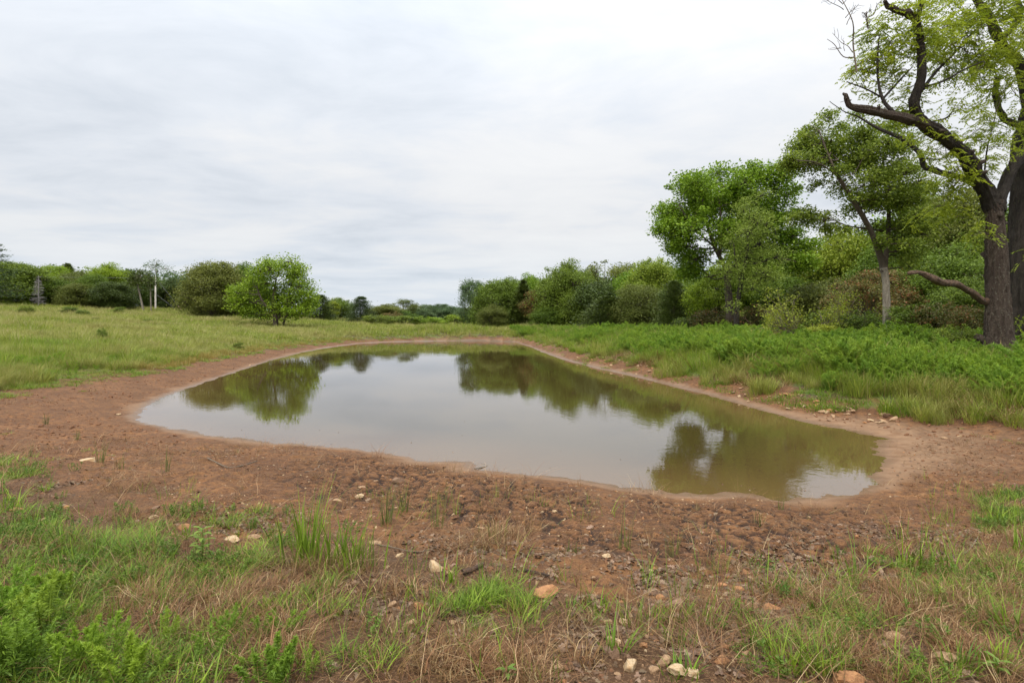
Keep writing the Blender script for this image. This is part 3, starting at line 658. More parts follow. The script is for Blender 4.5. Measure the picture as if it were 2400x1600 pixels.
# tall bright tree right of centre
hero('broadleaf_tree', 'tall bright green tree with a wide rounded crown, highest left of the leaning two-stemmed tree', 48, (1676, 770),
 [[(1678, 780, 0, 20), (1674, 690, 0, 17), (1668, 612, 0, 13)], [(1668, 620, 0, 10), (1640, 560, -.6, 9), (1620, 500, -1, 6), (1612, 440, -1, 3)], [(1668, 612, 0, 10), (1690, 560, .5, 8), (1702, 490, .8, 6), (1712, 420, .8, 3)], [(1676, 600, 0, 7), (1730, 540, 1, 5), (1765, 470, 1, 3)], [(1645, 570, -.5, 5), (1590, 520, -1.4, 4), (1560, 470, -1.6, 2)], [(1655, 585, -.5, 6), (1655, 500, -1.4, 5), (1650, 430, -1.6, 2)]],
 [(1571, 428, 24), (1646, 410, 24), (1702, 412, 24), (1758, 428, 24), (1776, 462, 24), (1541, 486, 24), (1524, 532, 20), (1596, 458, 26), (1733, 453, 26), (1702, 485, 28, .8), (1608, 505, 26, .7), (1660, 450, 26, .8), (1774, 503, 26), (1811, 545, 20), (1828, 572, 16), (1640, 540, 22, .4), (1570, 555, 26), (1600, 590, 24), (1655, 565, 18, .4), (1796, 585, 22), (1560, 510, 26), (1740, 520, 30), (1545, 570, 14), (1588, 625, 20), (1760, 570, 28), (1730, 620, 26), (1815, 610, 20), (1675, 445, 26), (1680, 520, 24, .8), (1630, 470, 24), (1700, 560, 24, .7), (1660, 600, 20, .7)],
 'bark', 'bright', seed=8, nc=30, nl=28, L=.21, Wl=.13, depth=.7, sprd=.5)
# slender feathery tree in front of it
hero('feathery_tree', 'slender feathery green tree with a thin dark trunk in front of the tall bright tree', 42, (1690, 768),
 [[(1690, 778, 0, 12), (1694, 700, 0, 11), (1704, 640, 0, 8), (1718, 560, 0, 5), (1722, 480, 0, 2)], [(1702, 650, 0, 5), (1690, 600, .3, 4), (1685, 560, .3, 2)]],
 [(1722, 472, 22), (1716, 505, 28), (1740, 520, 22), (1700, 545, 26), (1745, 560, 30), (1760, 600, 26), (1716, 590, 30), (1690, 620, 26), (1745, 640, 32), (1710, 660, 26, .7), (1665, 665, 24, .6), (1775, 635, 22), (1655, 620, 20, .6), (1670, 710, 18, .5)],
 'darkbark', 'feathery', seed=11, nc=14, nl=36, L=.15, Wl=.05, depth=.8)
# leaning two-stemmed tree
hero('broadleaf_tree', 'leaning two-stemmed tree with a pale patchy lower trunk and dark green leaf masses', 29, (2038, 740),
 [[(2038, 752, 0, 18), (2036, 690, 0, 16), (2034, 640, 0, 15), (2030, 615, 0, 15)], [(2031, 625, 0, 14.5), (2024, 592, 0, 14), (2000, 530, -.4, 11), (1960, 460, -.8, 10), (1925, 405, -1.1, 7), (1900, 350, -1.2, 4), (1882, 300, -1.2, 2)],
  [(2032, 620, 0, 12), (2040, 540, .3, 10), (2041, 470, .5, 8), (2030, 400, .6, 6), (2028, 330, .6, 3)], [(2028, 530, .3, 5), (1985, 524, -.2, 4), (1945, 518, -.5, 3), (1905, 500, -.8, 2)], [(2041, 480, .4, 4), (2085, 440, .8, 3), (2120, 425, 1, 2)],
  [(1925, 405, -1, 4), (1880, 375, -1.5, 3), (1830, 368, -2, 2)], [(2036, 560, .3, 5), (2075, 520, .7, 3)]],
 [(1877, 292, 18), (1865, 325, 24), (1895, 335, 20), (1820, 371, 18), (1850, 378, 20), (1895, 412, 16, .7), (1914, 359, 24), (1944, 340, 20, .8), (1951, 288, 16, .7), (1989, 303, 24), (1996, 333, 26), (1974, 366, 22), (2026, 359, 26), (2056, 348, 20), (1970, 415, 24, .8), (2008, 445, 26), (1989, 475, 22), (2045, 415, 26), (2071, 385, 20), (2101, 427, 22), (2128, 432, 16), (2064, 468, 24), (2094, 460, 22), (1858, 490, 18, .8), (1888, 505, 20, .8), (1832, 498, 14, .7), (1914, 528, 14, .7), (2020, 520, 18, .6), (2064, 513, 22), (2086, 546, 22), (2049, 573, 18, .7), (2030, 300, 18, .7), (2000, 560, 16, .6), (2070, 610, 20, .6), (2095, 580, 22), (1935, 455, 16, .5), (2110, 500, 22), (2075, 330, 16, .6)],
 'palebark', 'elm', seed=14, nc=19, nl=28, L=.135, Wl=.07, depth=.5, sprd=.5, limbbark='bark')

def dirlimb(org, e, pts, d, name, mat, rng, sides=18, rough=.05, label=None, sub=10):
    kn = 0 if name == 'trunk' else 1; pts = [(q[0]+kn*rng.normal(0, 2.5), q[1]+kn*rng.normal(0, 2.5), q[2], q[3]*(1-.14*kn)*(1+kn*rng.normal(0, .07))) for q in pts]
    Q = np.array([P(q[0], q[1], d+q[2]) for q in pts])-org; r = np.array([q[3] for q in pts])/2/F*d
    pp = catmull(Q, sub); rr = np.interp(np.linspace(0, 1, len(pp)), np.linspace(0, 1, len(r)), r)
    rr = rr*(1+(.03+.05*kn)*np.interp(np.linspace(0, 1, len(rr)), np.linspace(0, 1, 14), rng.normal(0, 1, 14)))
    if kn: pp[2:-1] += np.stack([np.interp(np.linspace(0, 1, len(pp)-3), np.linspace(0, 1, 12), rng.normal(0, .022, 12)) for _ in range(3)], -1)
    g = Geo(); tube(g, pp, rr, sides, rough=rough, rng=rng); o = link(name, g.mesh(name, M[mat], True), e)
    if label: o['label'] = label
    return np.column_stack([pp, rr])
def compound(g, p, dirv, rng, n=13, L=.42, lf=.085, T=.5):
    """a pinnate leaf hanging from p along dirv"""
    dirv = dirv/np.linalg.norm(dirv); side = np.cross(dirv, [0, 0, 1.]); side /= max(np.linalg.norm(side), 1e-6)
    t = np.linspace(.18, 1, n//2+1); c = p+np.outer(t*L, dirv)+np.outer(t*t*L*.35, [0, 0, -1.])
    C2 = np.vstack([c+side*lf*.45, c-side*lf*.45, c[-1:]+dirv*lf*.4]); A = np.vstack([np.tile(side*.8+dirv*.45+[0, 0, -.35], (len(c), 1)), np.tile(-side*.8+dirv*.45+[0, 0, -.35], (len(c), 1)), dirv[None]])
    m = len(C2); A = nrm(A+rng.normal(0, .16, (m, 3))); nn = nrm(rng.normal(0, .45, (m, 3))+[0, 0, 1]); B = nrm(np.cross(nn, A)); s = rng.uniform(.8, 1.15, m)[:, None]
    l = A*lf*s/2; w = B*lf*.42*s/2
    V = np.stack([C2-l, C2+w, C2+l, C2-w], 1).reshape(-1, 3); g.add(V, np.arange(4*m).reshape(-1, 4), None, np.clip(T+rng.normal(0, .12), 0, 1))
def great_walnut():
    d = 20.; rng = R0(77); X0 = (2294-CX)/F*d; z0 = zat(X0, d); org = np.array([X0, d, z0])
    e = empty('walnut_tree', tuple(org)); tag(e, 'great old walnut with a thick rough trunk and big crooked limbs at the right edge', 'tree')
    A = []
    A.append(dirlimb(org, e, [(2298, 815, 0, 72), (2295, 770, 0, 56), (2293, 700, 0, 46), (2291, 640, 0, 43), (2288, 560, 0, 37), (2284, 500, 0, 34), (2282, 462, 0, 35)], d, 'trunk', 'bigbark', rng, 80, .05, sub=22))
    LB = [([(2288, 480, 0, 44), (2266, 440, -.1, 40), (2240, 395, -.3, 37), (2212, 352, -.5, 36), (2168, 318, -.8, 33), (2125, 288, -1.0, 31), (2108, 240, -1.2, 24), (2115, 183, -1.3, 21), (2119, 113, -1.3, 18), (2112, 68, -1.3, 18), (2103, 46, -1.3, 17)], None),
          ([(2130, 292, -1.0, 26), (2090, 278, -1.3, 22), (2056, 268, -1.5, 20), (2000, 254, -1.9, 16), (1958, 246, -2.2, 13), (1943, 228, -2.3, 9), (1936, 210, -2.3, 5)], 'left-reaching limb ending in a broken stub'),
          ([(2106, 50, -1.3, 15), (2085, 35, -1.4, 15), (2068, 27, -1.5, 13), (2048, 18, -1.6, 12), (2032, 6, -1.7, 8)], 'pale broken stub at the top of the frame'),
          ([(2106, 50, -1.3, 11), (2114, 20, -1.3, 10), (2116, -10, -1.3, 9), (2110, -60, -1.3, 6)], None),
          ([(2290, 480, 0, 36), (2300, 440, .1, 27), (2316, 395, .3, 25), (2345, 360, .5, 23), (2385, 340, .8, 20), (2420, 290, 1, 16)], None),
          ([(2262, 440, .2, 18), (2210, 405, .8, 16), (2158, 390, 1.3, 15), (2122, 384, 1.6, 14), (2112, 357, 1.8, 13), (2078, 322, 2.1, 11), (2028, 298, 2.5, 8), (1975, 279, 3, 5), (1945, 255, 3.1, 3), (1905, 238, 3.1, 1.5)], None)]
    for pts, lab in LB: A.append(dirlimb(org, e, pts, d, 'limb', 'darkbark' if lab is None else 'bigbark', rng, 36, .10, lab))
    dirlimb(org, e, [(2285, 700, .1, 26), (2262, 686, 0, 21), (2214, 660, -.6, 17), (2158, 641, -1.3, 16), (2120, 632, -1.7, 13), (2092, 624, -2, 8)], d, 'dead_limb', 'brokenwood', rng, 16, .10, 'broken bare dead limb jutting out low to the left')
    # short broken stubs and knots on the limbs
    for k in range(26):
        Lm = A[rng.integers(0, 3)]; a = Lm[rng.integers(6, len(Lm)-6)]; dv = nrm(rng.normal(0, 1, 3)+[0, -.4, .2]); g = Geo(); L_ = a[3]*rng.uniform(1.15, 2.0); tube(g, [a[:3], a[:3]+dv*L_*.7, a[:3]+dv*L_], [a[3]*.5, a[3]*.32, a[3]*.2], 9, rough=.12, rng=rng); link('knot', g.mesh('knot', M['bigbark'], True), e)
    # smaller branches and dead twigs
    g = Geo(); br = [[(2056, 262, -1.5, 9), (2030, 232, -1.4, 7), (2018, 190, -1.3, 5), (2016, 130, -1.2, 4), (2020, 80, -1.2, 2)], [(2030, 225, -1.4, 5), (2062, 190, -1.2, 4), (2095, 155, -1, 2)], [(2022, 222, -1.4, 4), (1990, 205, -1.6, 3), (1945, 188, -1.9, 2)],
          [(2120, 205, -1.2, 8), (2150, 165, -.8, 6), (2185, 130, -.4, 5), (2225, 85, -.2, 4), (2262, 48, 0, 2)], [(2125, 200, -1.2, 5), (2170, 185, -1.5, 4), (2215, 160, -1.7, 3), (2260, 140, -1.8, 2)],
          [(2140, 280, -1, 5), (2172, 272, -.6, 4), (2190, 255, -.5, 2)], [(2126, 365, 1.4, 4), (2160, 365, 1, 3), (2190, 350, .8, 3)], [(2262, 390, .2, 4), (2268, 340, .4, 3), (2278, 300, .5, 2)], [(2225, 395, .6, 4), (2190, 430, .8, 3), (2180, 470, .9, 2)]]
    for s in br:
        Q = np.array([P(q[0], q[1], d+q[2]) for q in s])-org; pp = catmull(Q, 6); rr = np.interp(np.linspace(0, 1, len(pp)), np.linspace(0, 1, len(s)), [q[3]/2/F*d for q in s]); tube(g, pp, rr, 6); A.append(np.column_stack([pp, rr]))
    link('branches', g.mesh('branches', M['darkbark'], True), e)
    g = Geo()
    def dead(x, y, x2, y2, w, dz, lev=0):
        a = P(x, y, d+dz)-org; b = P(x2, y2, d+dz-.2)-org; pp = limb_path(a, b, rng, .05, 4); tube(g, pp, np.linspace(w, w*.4, len(pp))/2/F*d, 5)
        if lev < 2:
            for k in range(4+2*(lev == 0)):
                t = rng.uniform(.25, .95); ang = math.atan2(y2-y, x2-x)+rng.choice([-1, 1])*rng.uniform(.4, 1.0); L = math.hypot(x2-x, y2-y)*rng.uniform(.18, .42)
                px, py = x+(x2-x)*t, y+(y2-y)*t; dead(px, py, px+L*math.cos(ang), py+L*math.sin(ang), w*.5, dz-.1, lev+1)
    dead(1968, 165, 1932, -5, 3.6, -2); dead(1994, 66, 1991, 26, 3, -2); dead(1993, 40, 2026, 3, 2.2, -2, 1); dead(1962, 132, 1900, 90, 2.4, -2, 1); dead(1958, 246, 1930, 235, 2, -2, 2)
    link('dead_twigs', g.mesh('dead_twigs', M['twig'], True), e)
    BL = [(1989,79,22),(1975,113,25),(2003,127,30),(2031,72,22),(2048,55,12),(2059,98,25),(2042,141,25),(2073,127,28),(2115,98,18),(2110,141,22),(1980,170,26),(1946,169,18),(1926,190,13),(1960,200,20),(2003,190,22,.7),(2036,183,22,.7),(2059,219,20,.7),(2053,242,16),(1989,225,12,.6),
      (2143,127,22),(2171,113,25),(2157,56,18),(2185,48,22),(2214,37,22),(2242,28,25),(2200,84,25),(2228,113,28),(2214,141,28),(2256,141,28),(2284,132,25),(2242,169,22),(2200,169,20,.7),(2270,180,16),(2171,165,20,.7),(2157,212,12,.4),(2185,200,14,.6),(2270,14,25),(2312,14,25),(2340,14,20),(2298,56,15,.6),(2312,113,18),(2340,169,18),(2346,113,18),(2326,197,15,.7),(2326,239,15,.7),
      (2284,281,18,.6),(2312,281,15,.7),(2270,309,20,.7),(2242,309,18,.6),(2298,338,20,.7),(2326,352,18),(2270,366,15,.7),(2171,253,18,.35),(2157,281,15,.5),(2200,318,18,.7),(2115,309,18,.6),(2143,352,20,.8),(2171,366,18,.8),(2059,281,20,.8),(2031,281,15,.7),(1989,276,15,.7),(2200,394,20),(2185,422,22),(2157,408,14),(2284,408,15,.6),
      (2195,445,25),(2214,468,22),(2233,490,18),(2170,470,20),(2225,540,16),(2150,330,20,.8),(2090,330,20,.8),(2235,340,18,.7), (2380,60,40,.8),(2390,160,40,.8),(2385,250,35,.7),(2200,-30,40,.8),(2280,-40,40,.8),(2090,-50,30,.5),(2360,-30,40,.8)]
    AP = np.vstack(A); g = Geo(); tw = Geo(); px = d/F
    for q in BL:
        n = int(2.6+q[2]**2*.055*(q[3] if len(q) > 3 else 1)); cc = P(q[0], q[1], d)-org; k = np.argmin(np.linalg.norm((AP[:, :3]-cc)*np.array([1, .35, 1]), axis=1)); cc[1] = AP[k, 1]*.75+rng.normal(0, .25)
        a = AP[k]; tube(tw, limb_path(a[:3], cc, rng), .014, 3, cap=False); T0 = rng.uniform(.25, .8)
        for s in range(max(2, int(n*.19))):
            c2 = cc+rng.normal(0, 1, 3)*q[2]*px*np.array([.6, 1.4, .55]); tube(tw, [cc, c2], .008, 3, cap=False)
            for m in range(8):
                dv = rng.normal(0, 1, 3); dv[2] = dv[2]*.35-.15; compound(g, c2+rng.normal(0, .16, 3), dv, rng, 13, rng.uniform(.3, .48), .11, T0+rng.normal(0, .1))
    tag(link('twigs', tw.mesh('twigs', M['twig'], True), e), kind='stuff'); link('crown', g.mesh('crown', M['walnut']), e)
    return g
great_walnut()
def second_trunk():
    d = 22.; rng = R0(78); X0 = (2351-CX)/F*d; z0 = zat(X0, d); org = np.array([X0, d, z0])
    e = empty('walnut_tree', tuple(org)); tag(e, 'second thick dark trunk standing close behind the great walnut, half cut by the right edge', 'tree')
    A = [dirlimb(org, e, [(2352, 800, 0, 84), (2350, 740, 0, 66), (2350, 640, 0, 60), (2354, 520, 0, 58), (2360, 420, 0, 56), (2366, 330, 0, 62), (2372, 250, 0, 40)], d, 'trunk', 'darkbark', rng, 72, .05, sub=16)]
    for pts in ([(2366, 330, 0, 34), (2350, 290, -.3, 22), (2320, 275, -.6, 17), (2300, 258, -.8, 15), (2288, 215, -1, 13), (2291, 180, -1, 11)], [(2370, 290, 0, 36), (2362, 240, -.3, 27), (2342, 158, -.6, 25), (2313, 112, -.8, 24), (2291, 88, -.9, 22), (2270, 48, -1, 20), (2243, -5, -1.1, 16), (2230, -60, -1.1, 8)],
                [(2300, 98, -.9, 14), (2322, 70, -.7, 13), (2345, 35, -.6, 12), (2340, -10, -.5, 9)], [(2372, 260, 0, 30), (2400, 160, .4, 24), (2430, 40, .8, 14)]):
        A.append(dirlimb(org, e, pts, d, 'limb', 'darkbark', rng, 18, .045))
    g = Geo()
    for k in range(34):
        a = A[0][rng.integers(8, 50)] if k < 14 else A[rng.integers(1, 5)][rng.integers(4, 20)]
        c = a[:3]+np.array([rng.normal(-.1, .5), -abs(rng.normal(.7, .3)), rng.normal(0, .35)])
        for m in range(9): dv = rng.normal(0, 1, 3); dv[2] -= .2; compound(g, c+rng.normal(0, .22, 3), dv, rng, 13, .4, .095, rng.uniform(.1, .7))
    link('crown', g.mesh('crown', M['walnut']), e)
second_trunk()
def bare_tree(name, label, x, y, d, H, spread, n, mat, seed, lev=3, upright=.5, cat='dead tree', r0=.06, leaves=None, lf=.12):
    rng = R0(seed); X0 = (x-CX)/F*d; z0 = zat(X0, d)-.1; e = empty(name, (X0, d, z0)); tag(e, label, cat); g = Geo(); tips = []
    def rec(p, dv, L, r, k):
        q = p+dv*L*.5+rng.normal(0, .07*L, 3); s = p+dv*L+rng.normal(0, .06*L, 3)+np.array([0, 0, -.07*L if k < lev else 0]); pp = catmull([p, q, s], 4)
        tube(g, pp, np.linspace(r, r*.45, len(pp)), 5 if k > 1 else 4, cap=False); tips.append(s)
        if k > 0:
            for m in range(4):
                t = rng.integers(3, len(pp)); nd = nrm(dv+rng.normal(0, .42, 3)+np.array([0, 0, .1])); rec(pp[t], nd, L*rng.uniform(.4, .62), r*.5, k-1)
    for k in range(n):
        a = 2*pi*k/n+rng.normal(0, .3); el = rng.uniform(.25, 1)*upright; dv = nrm(np.array([math.cos(a)*spread, math.sin(a)*spread*.8, .35+el*1.4])); rec(np.array([rng.normal(0, .15), rng.normal(0, .15), 0]), dv, H*rng.uniform(.45, .68), r0*rng.uniform(.6, 1), lev)
    link('branches', g.mesh('branches', M[mat], True), e)
    if leaves:
        h = Geo(); T = np.array(tips); T = T[rng.random(len(T)) < .5]; pts = np.repeat(T, 7, 0)+rng.normal(0, .16, (len(T)*7, 3)); leafquads(h, pts, rng, lf, lf*.55); link('foliage', h.mesh('foliage', M[leaves]), e)
bare_tree('brushy_tree', 'leafless brushy tree with many arching grey-brown branches in the right wood', 1852, 752, 33, 3.9, 1.15, 15, 'brushwood', 21, 3, .6, r0=.055, leaves='yellow')
bare_tree('dead_tree', 'bare reddish dead brush left of the arching brushy tree', 1775, 755, 38, 2.6, 1.0, 8, 'brokenwood', 22, 2, .4, r0=.035, leaves='russet', lf=.1)
bare_tree('dead_branch', 'bleached bare branch leaning out of the wood below the yellow-green tree', 1500, 762, 60, 3.2, 1.6, 3, 'greydead', 23, 2, .35, cat='branch', r0=.07)
def grey_conifer():
    rng = R0(9); d = 112.; X0 = (88-CX)/F*d; z0 = zat(X0, d); e = empty('dead_conifer', (X0, d, z0)); tag(e, 'bare pale grey dead conifer against the dark left wood', 'dead tree'); H = CAMZ+(HY-632)/F*d-z0
    g = Geo(); tube(g, [(0, 0, -.2), (.05, 0, H*.5), (0, 0, H)], [.13, .08, .02], 6); link('trunk', g.mesh('trunk', M['greydead']), e); g = Geo()
    for k in range(150):
        z = rng.uniform(.12, .97); a = rng.uniform(0, 2*pi); L = (1-z)**.7*1.35*rng.uniform(.5, 1.1)+.1; o = np.array([math.cos(a), math.sin(a), 0]); p = np.array([0, 0, z*H]); q = p+o*L+[0, 0, -.12*L]; tube(g, [p, q, q+o*.2+[0, 0, .1]], [.03, .02, .01], 3, cap=False)
        for m in range(3): t = rng.uniform(.4, 1); s = p+(q-p)*t; tube(g, [s, s+nrm(o+rng.normal(0, .6, 3))*L*.3], [.015, .006], 3, cap=False)
    link('branches', g.mesh('branches', M['greydead']), e)
grey_conifer()
hero('broadleaf_tree', 'thin dark tree with two pale leaning stems just left of the power pole', 118, (325, 712),
 [[(330, 722, 0, 4), (324, 690, 0, 4), (317, 660, 0, 3), (312, 640, 0, 2)], [(347, 722, .4, 3), (346, 690, .3, 3), (345, 650, .2, 2)]],
 [(318, 632, 15), (312, 648, 14), (330, 640, 16), (344, 640, 14), (340, 655, 14), (304, 640, 8)], 'palebark', 'cedar', seed=31, nc=10, nl=20, L=.3, Wl=.17)
hero('broadleaf_tree', 'pale airy tree with a see-through crown rising behind the power pole', 150, (366, 715),
 [[(366, 722, 0, 5), (364, 680, 0, 4), (362, 650, 0, 3), (358, 620, 0, 2)], [(364, 665, 0, 3), (376, 640, .3, 2), (384, 625, .5, 1)]],
 [(350, 612, 12, .6), (362, 606, 11, .6), (374, 616, 12, .6), (384, 628, 10, .5), (340, 622, 9, .5), (362, 625, 12, .4), (376, 635, 9, .4), (335, 612, 6, .5)], 'palebark', 'far', seed=32, nc=9, nl=12, L=.3, Wl=.17)

# ------------------------------------------------------------------ power pole with guy wires and lines
def power_pole():
    d = 128.; X0 = (357-CX)/F*d; z0 = zat(X0, d); e = empty('power_pole', (X0, d, z0)); tag(e, 'pale wooden power pole standing at the top of the meadow', 'power pole'); H = CAMZ+(HY-636)/F*d-z0
    g = Geo(); tube(g, [(0, 0, -.5), (0, 0, H*.5), (0, 0, H)], [.19, .165, .14], 12); link('shaft', g.mesh('shaft', M['pole'], True), e)
    g = Geo(); tube(g, [(0, 0, H), (0, 0, H+.12), (0, 0, H+.2), (0, 0, H+.32)], [.05, .09, .05, .07], 8); link('insulator', g.mesh('insulator', M['ceramic'], True), e)
    for px_, py_, hh in ((416, 719, .97), (407, 717, .5)):
        q = np.array([(px_-CX)/F*d-X0, .5, 0]); q[2] = zat(q[0]+X0, d+.5)-z0+.1; a = np.array([0, 0, H*hh]); 
        g = Geo(); tube(g, [a, q], .03, 5, cap=False); link('guy_wire', g.mesh('guy_wire', M['wire']), e)
        if hh > .9: g = Geo(); tube(g, [q+(a-q)*.16, q], .085, 8); link('guy_guard', g.mesh('guy_guard', M['guard']), e)
    for hh, lab in ((.98, 'upper wire running left from the power pole across the wood'), (.62, 'lower wire running left from the power pole across the wood')):
        a = np.array([X0, d, z0+H*hh]); b = np.array([X0-70, d-28, z0+H*hh+1.6]); t = np.linspace(0, 1, 14)[:, None]; pp = a*(1-t)+b*t; pp[:, 2] -= 1.1*4*(t*(1-t))[:, 0]
        g = Geo(); tube(g, pp, .022, 4, cap=False); tag(link('power_line', g.mesh('power_line', M['wire'])), lab, 'wire', 'power lines')
power_pole()

# ------------------------------------------------------------------ low plants: prototypes
def blades(g, rng, n, H, W, rad, bend=.5, lean=.35, seg=3, T=None, curl=0.):
    for k in range(n):
        a = rng.uniform(0, 2*pi); r = rad*math.sqrt(rng.random()); p = np.array([math.cos(a)*r, math.sin(a)*r, -.02]); h = H*rng.uniform(.45, 1.1); b = a+rng.normal(0, .8)
        o = np.array([math.cos(b), math.sin(b), 0]); ln = lean*rng.uniform(.1, 1.2); bd = bend*rng.uniform(.1, 1.3); t = np.linspace(0, 1, seg+1)
        cl = p+np.outer(t*h*ln+t**2.2*h*bd, o)+np.outer(h*(t-.38*bd*t**3-curl*rng.random()*t**4), [0, 0, 1.]); s = np.cross(o, [0, 0, 1.]); s = s*math.cos(rng.uniform(-1, 1))+o*.3; w = W*rng.uniform(.7, 1.3)*(1-t**1.6)*.5
        if curl: cl[1:] += rng.normal(0, .04*h, cl[1:].shape)
        V = np.vstack([cl[:-1]+s*w[:-1, None], cl[:-1]-s*w[:-1, None], cl[-1:]]); m = seg
        F4 = [[i, i+1, m+i+1, m+i] for i in range(m-1)]; F3 = [[m-1, 2*m, 2*m-1]]
        g.add(V, F4, F3, rng.random() if T is None else np.clip(T+rng.normal(0, .15), 0, 1))
def feather(g, rng, n=7, H=1., rad=.25, nleaf=130, L=.07, W=.014, lean=.4):
    for k in range(n):
        a = rng.uniform(0, 2*pi); o = np.array([math.cos(a), math.sin(a), 0]); h = H*rng.uniform(.6, 1.08); p = o*rad*rng.random()
        ln = lean*rng.uniform(.1, 1); tipv = p+o*h*ln+np.array([0, 0, h*(1-.2*ln)]); mid = p+o*h*ln*.35+np.array([0, 0, h*.55]); st = catmull([p, mid, tipv], 6); tube(g, st, np.linspace(.007, .002, len(st))*H**.5, 3, T=.25, cap=False)
        m = nleaf; t = rng.beta(1.6, 1.1, m); idx = t*(len(st)-1); i0 = np.floor(idx).astype(int).clip(0, len(st)-2); c = st[i0]+(st[i0+1]-st[i0])*(idx-i0)[:, None]
        sp = (.03+.17*(1-t)**.7*np.minimum(t*4, 1))*H; dv = nrm(rng.normal(0, 1, (m, 3))*[1, 1, .5]+[0, 0, .55]); u = rng.uniform(.2, 1, m); pts = c+dv*(sp*u)[:, None]
        leafquads(g, pts, rng, L, W, np.clip(.15+.65*t+rng.normal(0, .15, m), 0, 1), axis=dv*1.2, up=.3)
def weedplant(g, rng, n=4, H=.18, lf=.035, rad=.06, k=26):
    for q in range(n):
        a = rng.uniform(0, 2*pi); o = np.array([math.cos(a), math.sin(a), 0]); h = H*rng.uniform(.5, 1.1); p = o*rad*rng.random(); tip = p+o*h*.35+np.array([0, 0, h]); st = catmull([p, (p+tip)/2+rng.normal(0, .01, 3), tip], 4); tube(g, st, [.0022]*len(st), 3, T=.2, cap=False)
        t = rng.uniform(.15, 1, k)[:, None]; c = p+(tip-p)*t; dv = nrm(rng.normal(0, 1, (k, 3))*[1, 1, .3]+[0, 0, .35]); leafquads(g, c+dv*lf*.6, rng, lf, lf*.36, None, axis=dv*1.6)
hid = bpy.data.collections.new('plant_prototypes')       # not linked to the scene: only a source for scattering
def protos(prefix, builder, mat, n=4, seed=0):
    col = bpy.data.collections.new(prefix); ms = []
    for k in range(n):
        g = Geo(); builder(g, R0(seed*50+k)); me = g.mesh(prefix, M[mat]); o = bpy.data.objects.new(prefix, me); col.objects.link(o); ms.append(me)
    return col, ms
PR = {}
PR['meadow'] = protos('meadow_tuft', lambda g, r: blades(g, r, 46, .50, .011, .22, .35, .3), 'meadow', 4, 1)
PR['meadowfar'] = protos('meadow_tuft_far', lambda g, r: blades(g, r, 46, .50, .026, .32, .35, .3, 2), 'meadow', 3, 2)
PR['bank'] = protos('bank_tuft', lambda g, r: blades(g, r, 60, .62, .014, .2, .5, .35), 'bank', 4, 3)
PR['amber'] = protos('amber_tuft', lambda g, r: blades(g, r, 46, .34, .014, .2, .3, .25), 'amber', 2, 4)
PR['short'] = protos('short_tuft', lambda g, r: blades(g, r, 20, .14, .0072, .06, .7, .8), 'grass', 4, 5)
PR['turf'] = protos('turf_tuft', lambda g, r: blades(g, r, 50, .12, .010, .2, .5, .6, 2), 'grass', 3, 12)
PR['dry'] = protos('dry_tuft', lambda g, r: blades(g, r, 34, .19, .0060, .11, .9, .6, 4, None, .45), 'dry', 5, 6)
PR['straw'] = protos('straw_tuft', lambda g, r: blades(g, r, 14, .20, .0046, .10, 1.2, 2.2, 4, None, .2), 'dry', 3, 7)
PR['fennel'] = protos('feathery_weed', lambda g, r: feather(g, r, 9, .85, .25, 210, .085, .014, .6), 'fennel', 5, 8)
PR['fennel2'] = protos('feathery_weed_light', lambda g, r: feather(g, r, 7, .7, .22, 190, .085, .014, .6), 'fennel2', 3, 13)
PR['weed'] = protos('small_weed', lambda g, r: weedplant(g, r, 5, .12, .024, .07, 22), 'weed', 5, 9)
PR['rushy'] = protos('rush_tuft', lambda g, r: blades(g, r, 16, .17, .0035, .03, .15, .2), 'rush', 4, 10)
PR['ffine'] = protos('fine_weed', lambda g, r: feather(g, r, 6, .30, .09, 150, .030, .0055, .5), 'fennel', 5, 11)
PR['ffine2'] = protos('fine_weed_light', lambda g, r: feather(g, r, 4, .30, .08, 140, .030, .006, .5), 'fennel2', 3, 14)
def leafmesh(k):
    rng = R0(600+k); n = 9; L = 1.; pts = []
    for i in range(n):                      # lobed, curled dry leaf
        t = i/(n-1); w = (.30*math.sin(pi*min(t*1.05, 1))**.7)*(1 if i % 2 else .45)+.01; pts.append((t-.5, w, .10*math.sin(t*5+k)+rng.normal(0, .02)))
    V = [(x, w, z+.25*w) for x, w, z in pts]+[(x, 0, z) for x, w, z in pts]+[(x, -w, z+.25*w*(1 if k % 2 else -.5)) for x, w, z in pts]
    F = [[i, i+1, n+i+1, n+i] for i in range(n-1)]+[[n+i, n+i+1, 2*n+i+1, 2*n+i] for i in range(n-1)]
    return make_mesh('fallen_leaf', V, [F], M['pale_leaf'], True, np.full(3*n, [.15, .4, .6, .8, .95, .5][k % 6]))
LEAFM = [leafmesh(k) for k in range(6)]
colL = bpy.data.collections.new('leaf_protos')
for m_ in LEAFM: colL.objects.link(bpy.data.objects.new('leaf_proto', m_))
PR['leaf'] = (colL, LEAFM)
def stonemesh(seed, mat, flat=.55, cuts=7, sub=2):
    import bmesh
    rng = R0(seed); bm = bmesh.new(); bmesh.ops.create_icosphere(bm, subdivisions=sub, radius=.5)
    V = np.array([v.co[:] for v in bm.verts])
    for k in range(cuts):                   # chop flat facets
        n = nrm(rng.normal(0, 1, 3)); t = rng.uniform(.20, .40); dd_ = V@n; V = V-np.outer(np.maximum(dd_-t, 0), n)
    V = V*[1, rng.uniform(.6, .85), flat]+rng.normal(0, .008, V.shape)
    for v, c in zip(bm.verts, V): v.co = c
    me = bpy.data.meshes.new('stone'); bm.to_mesh(me); bm.free(); me.materials.append(M[mat]); return me
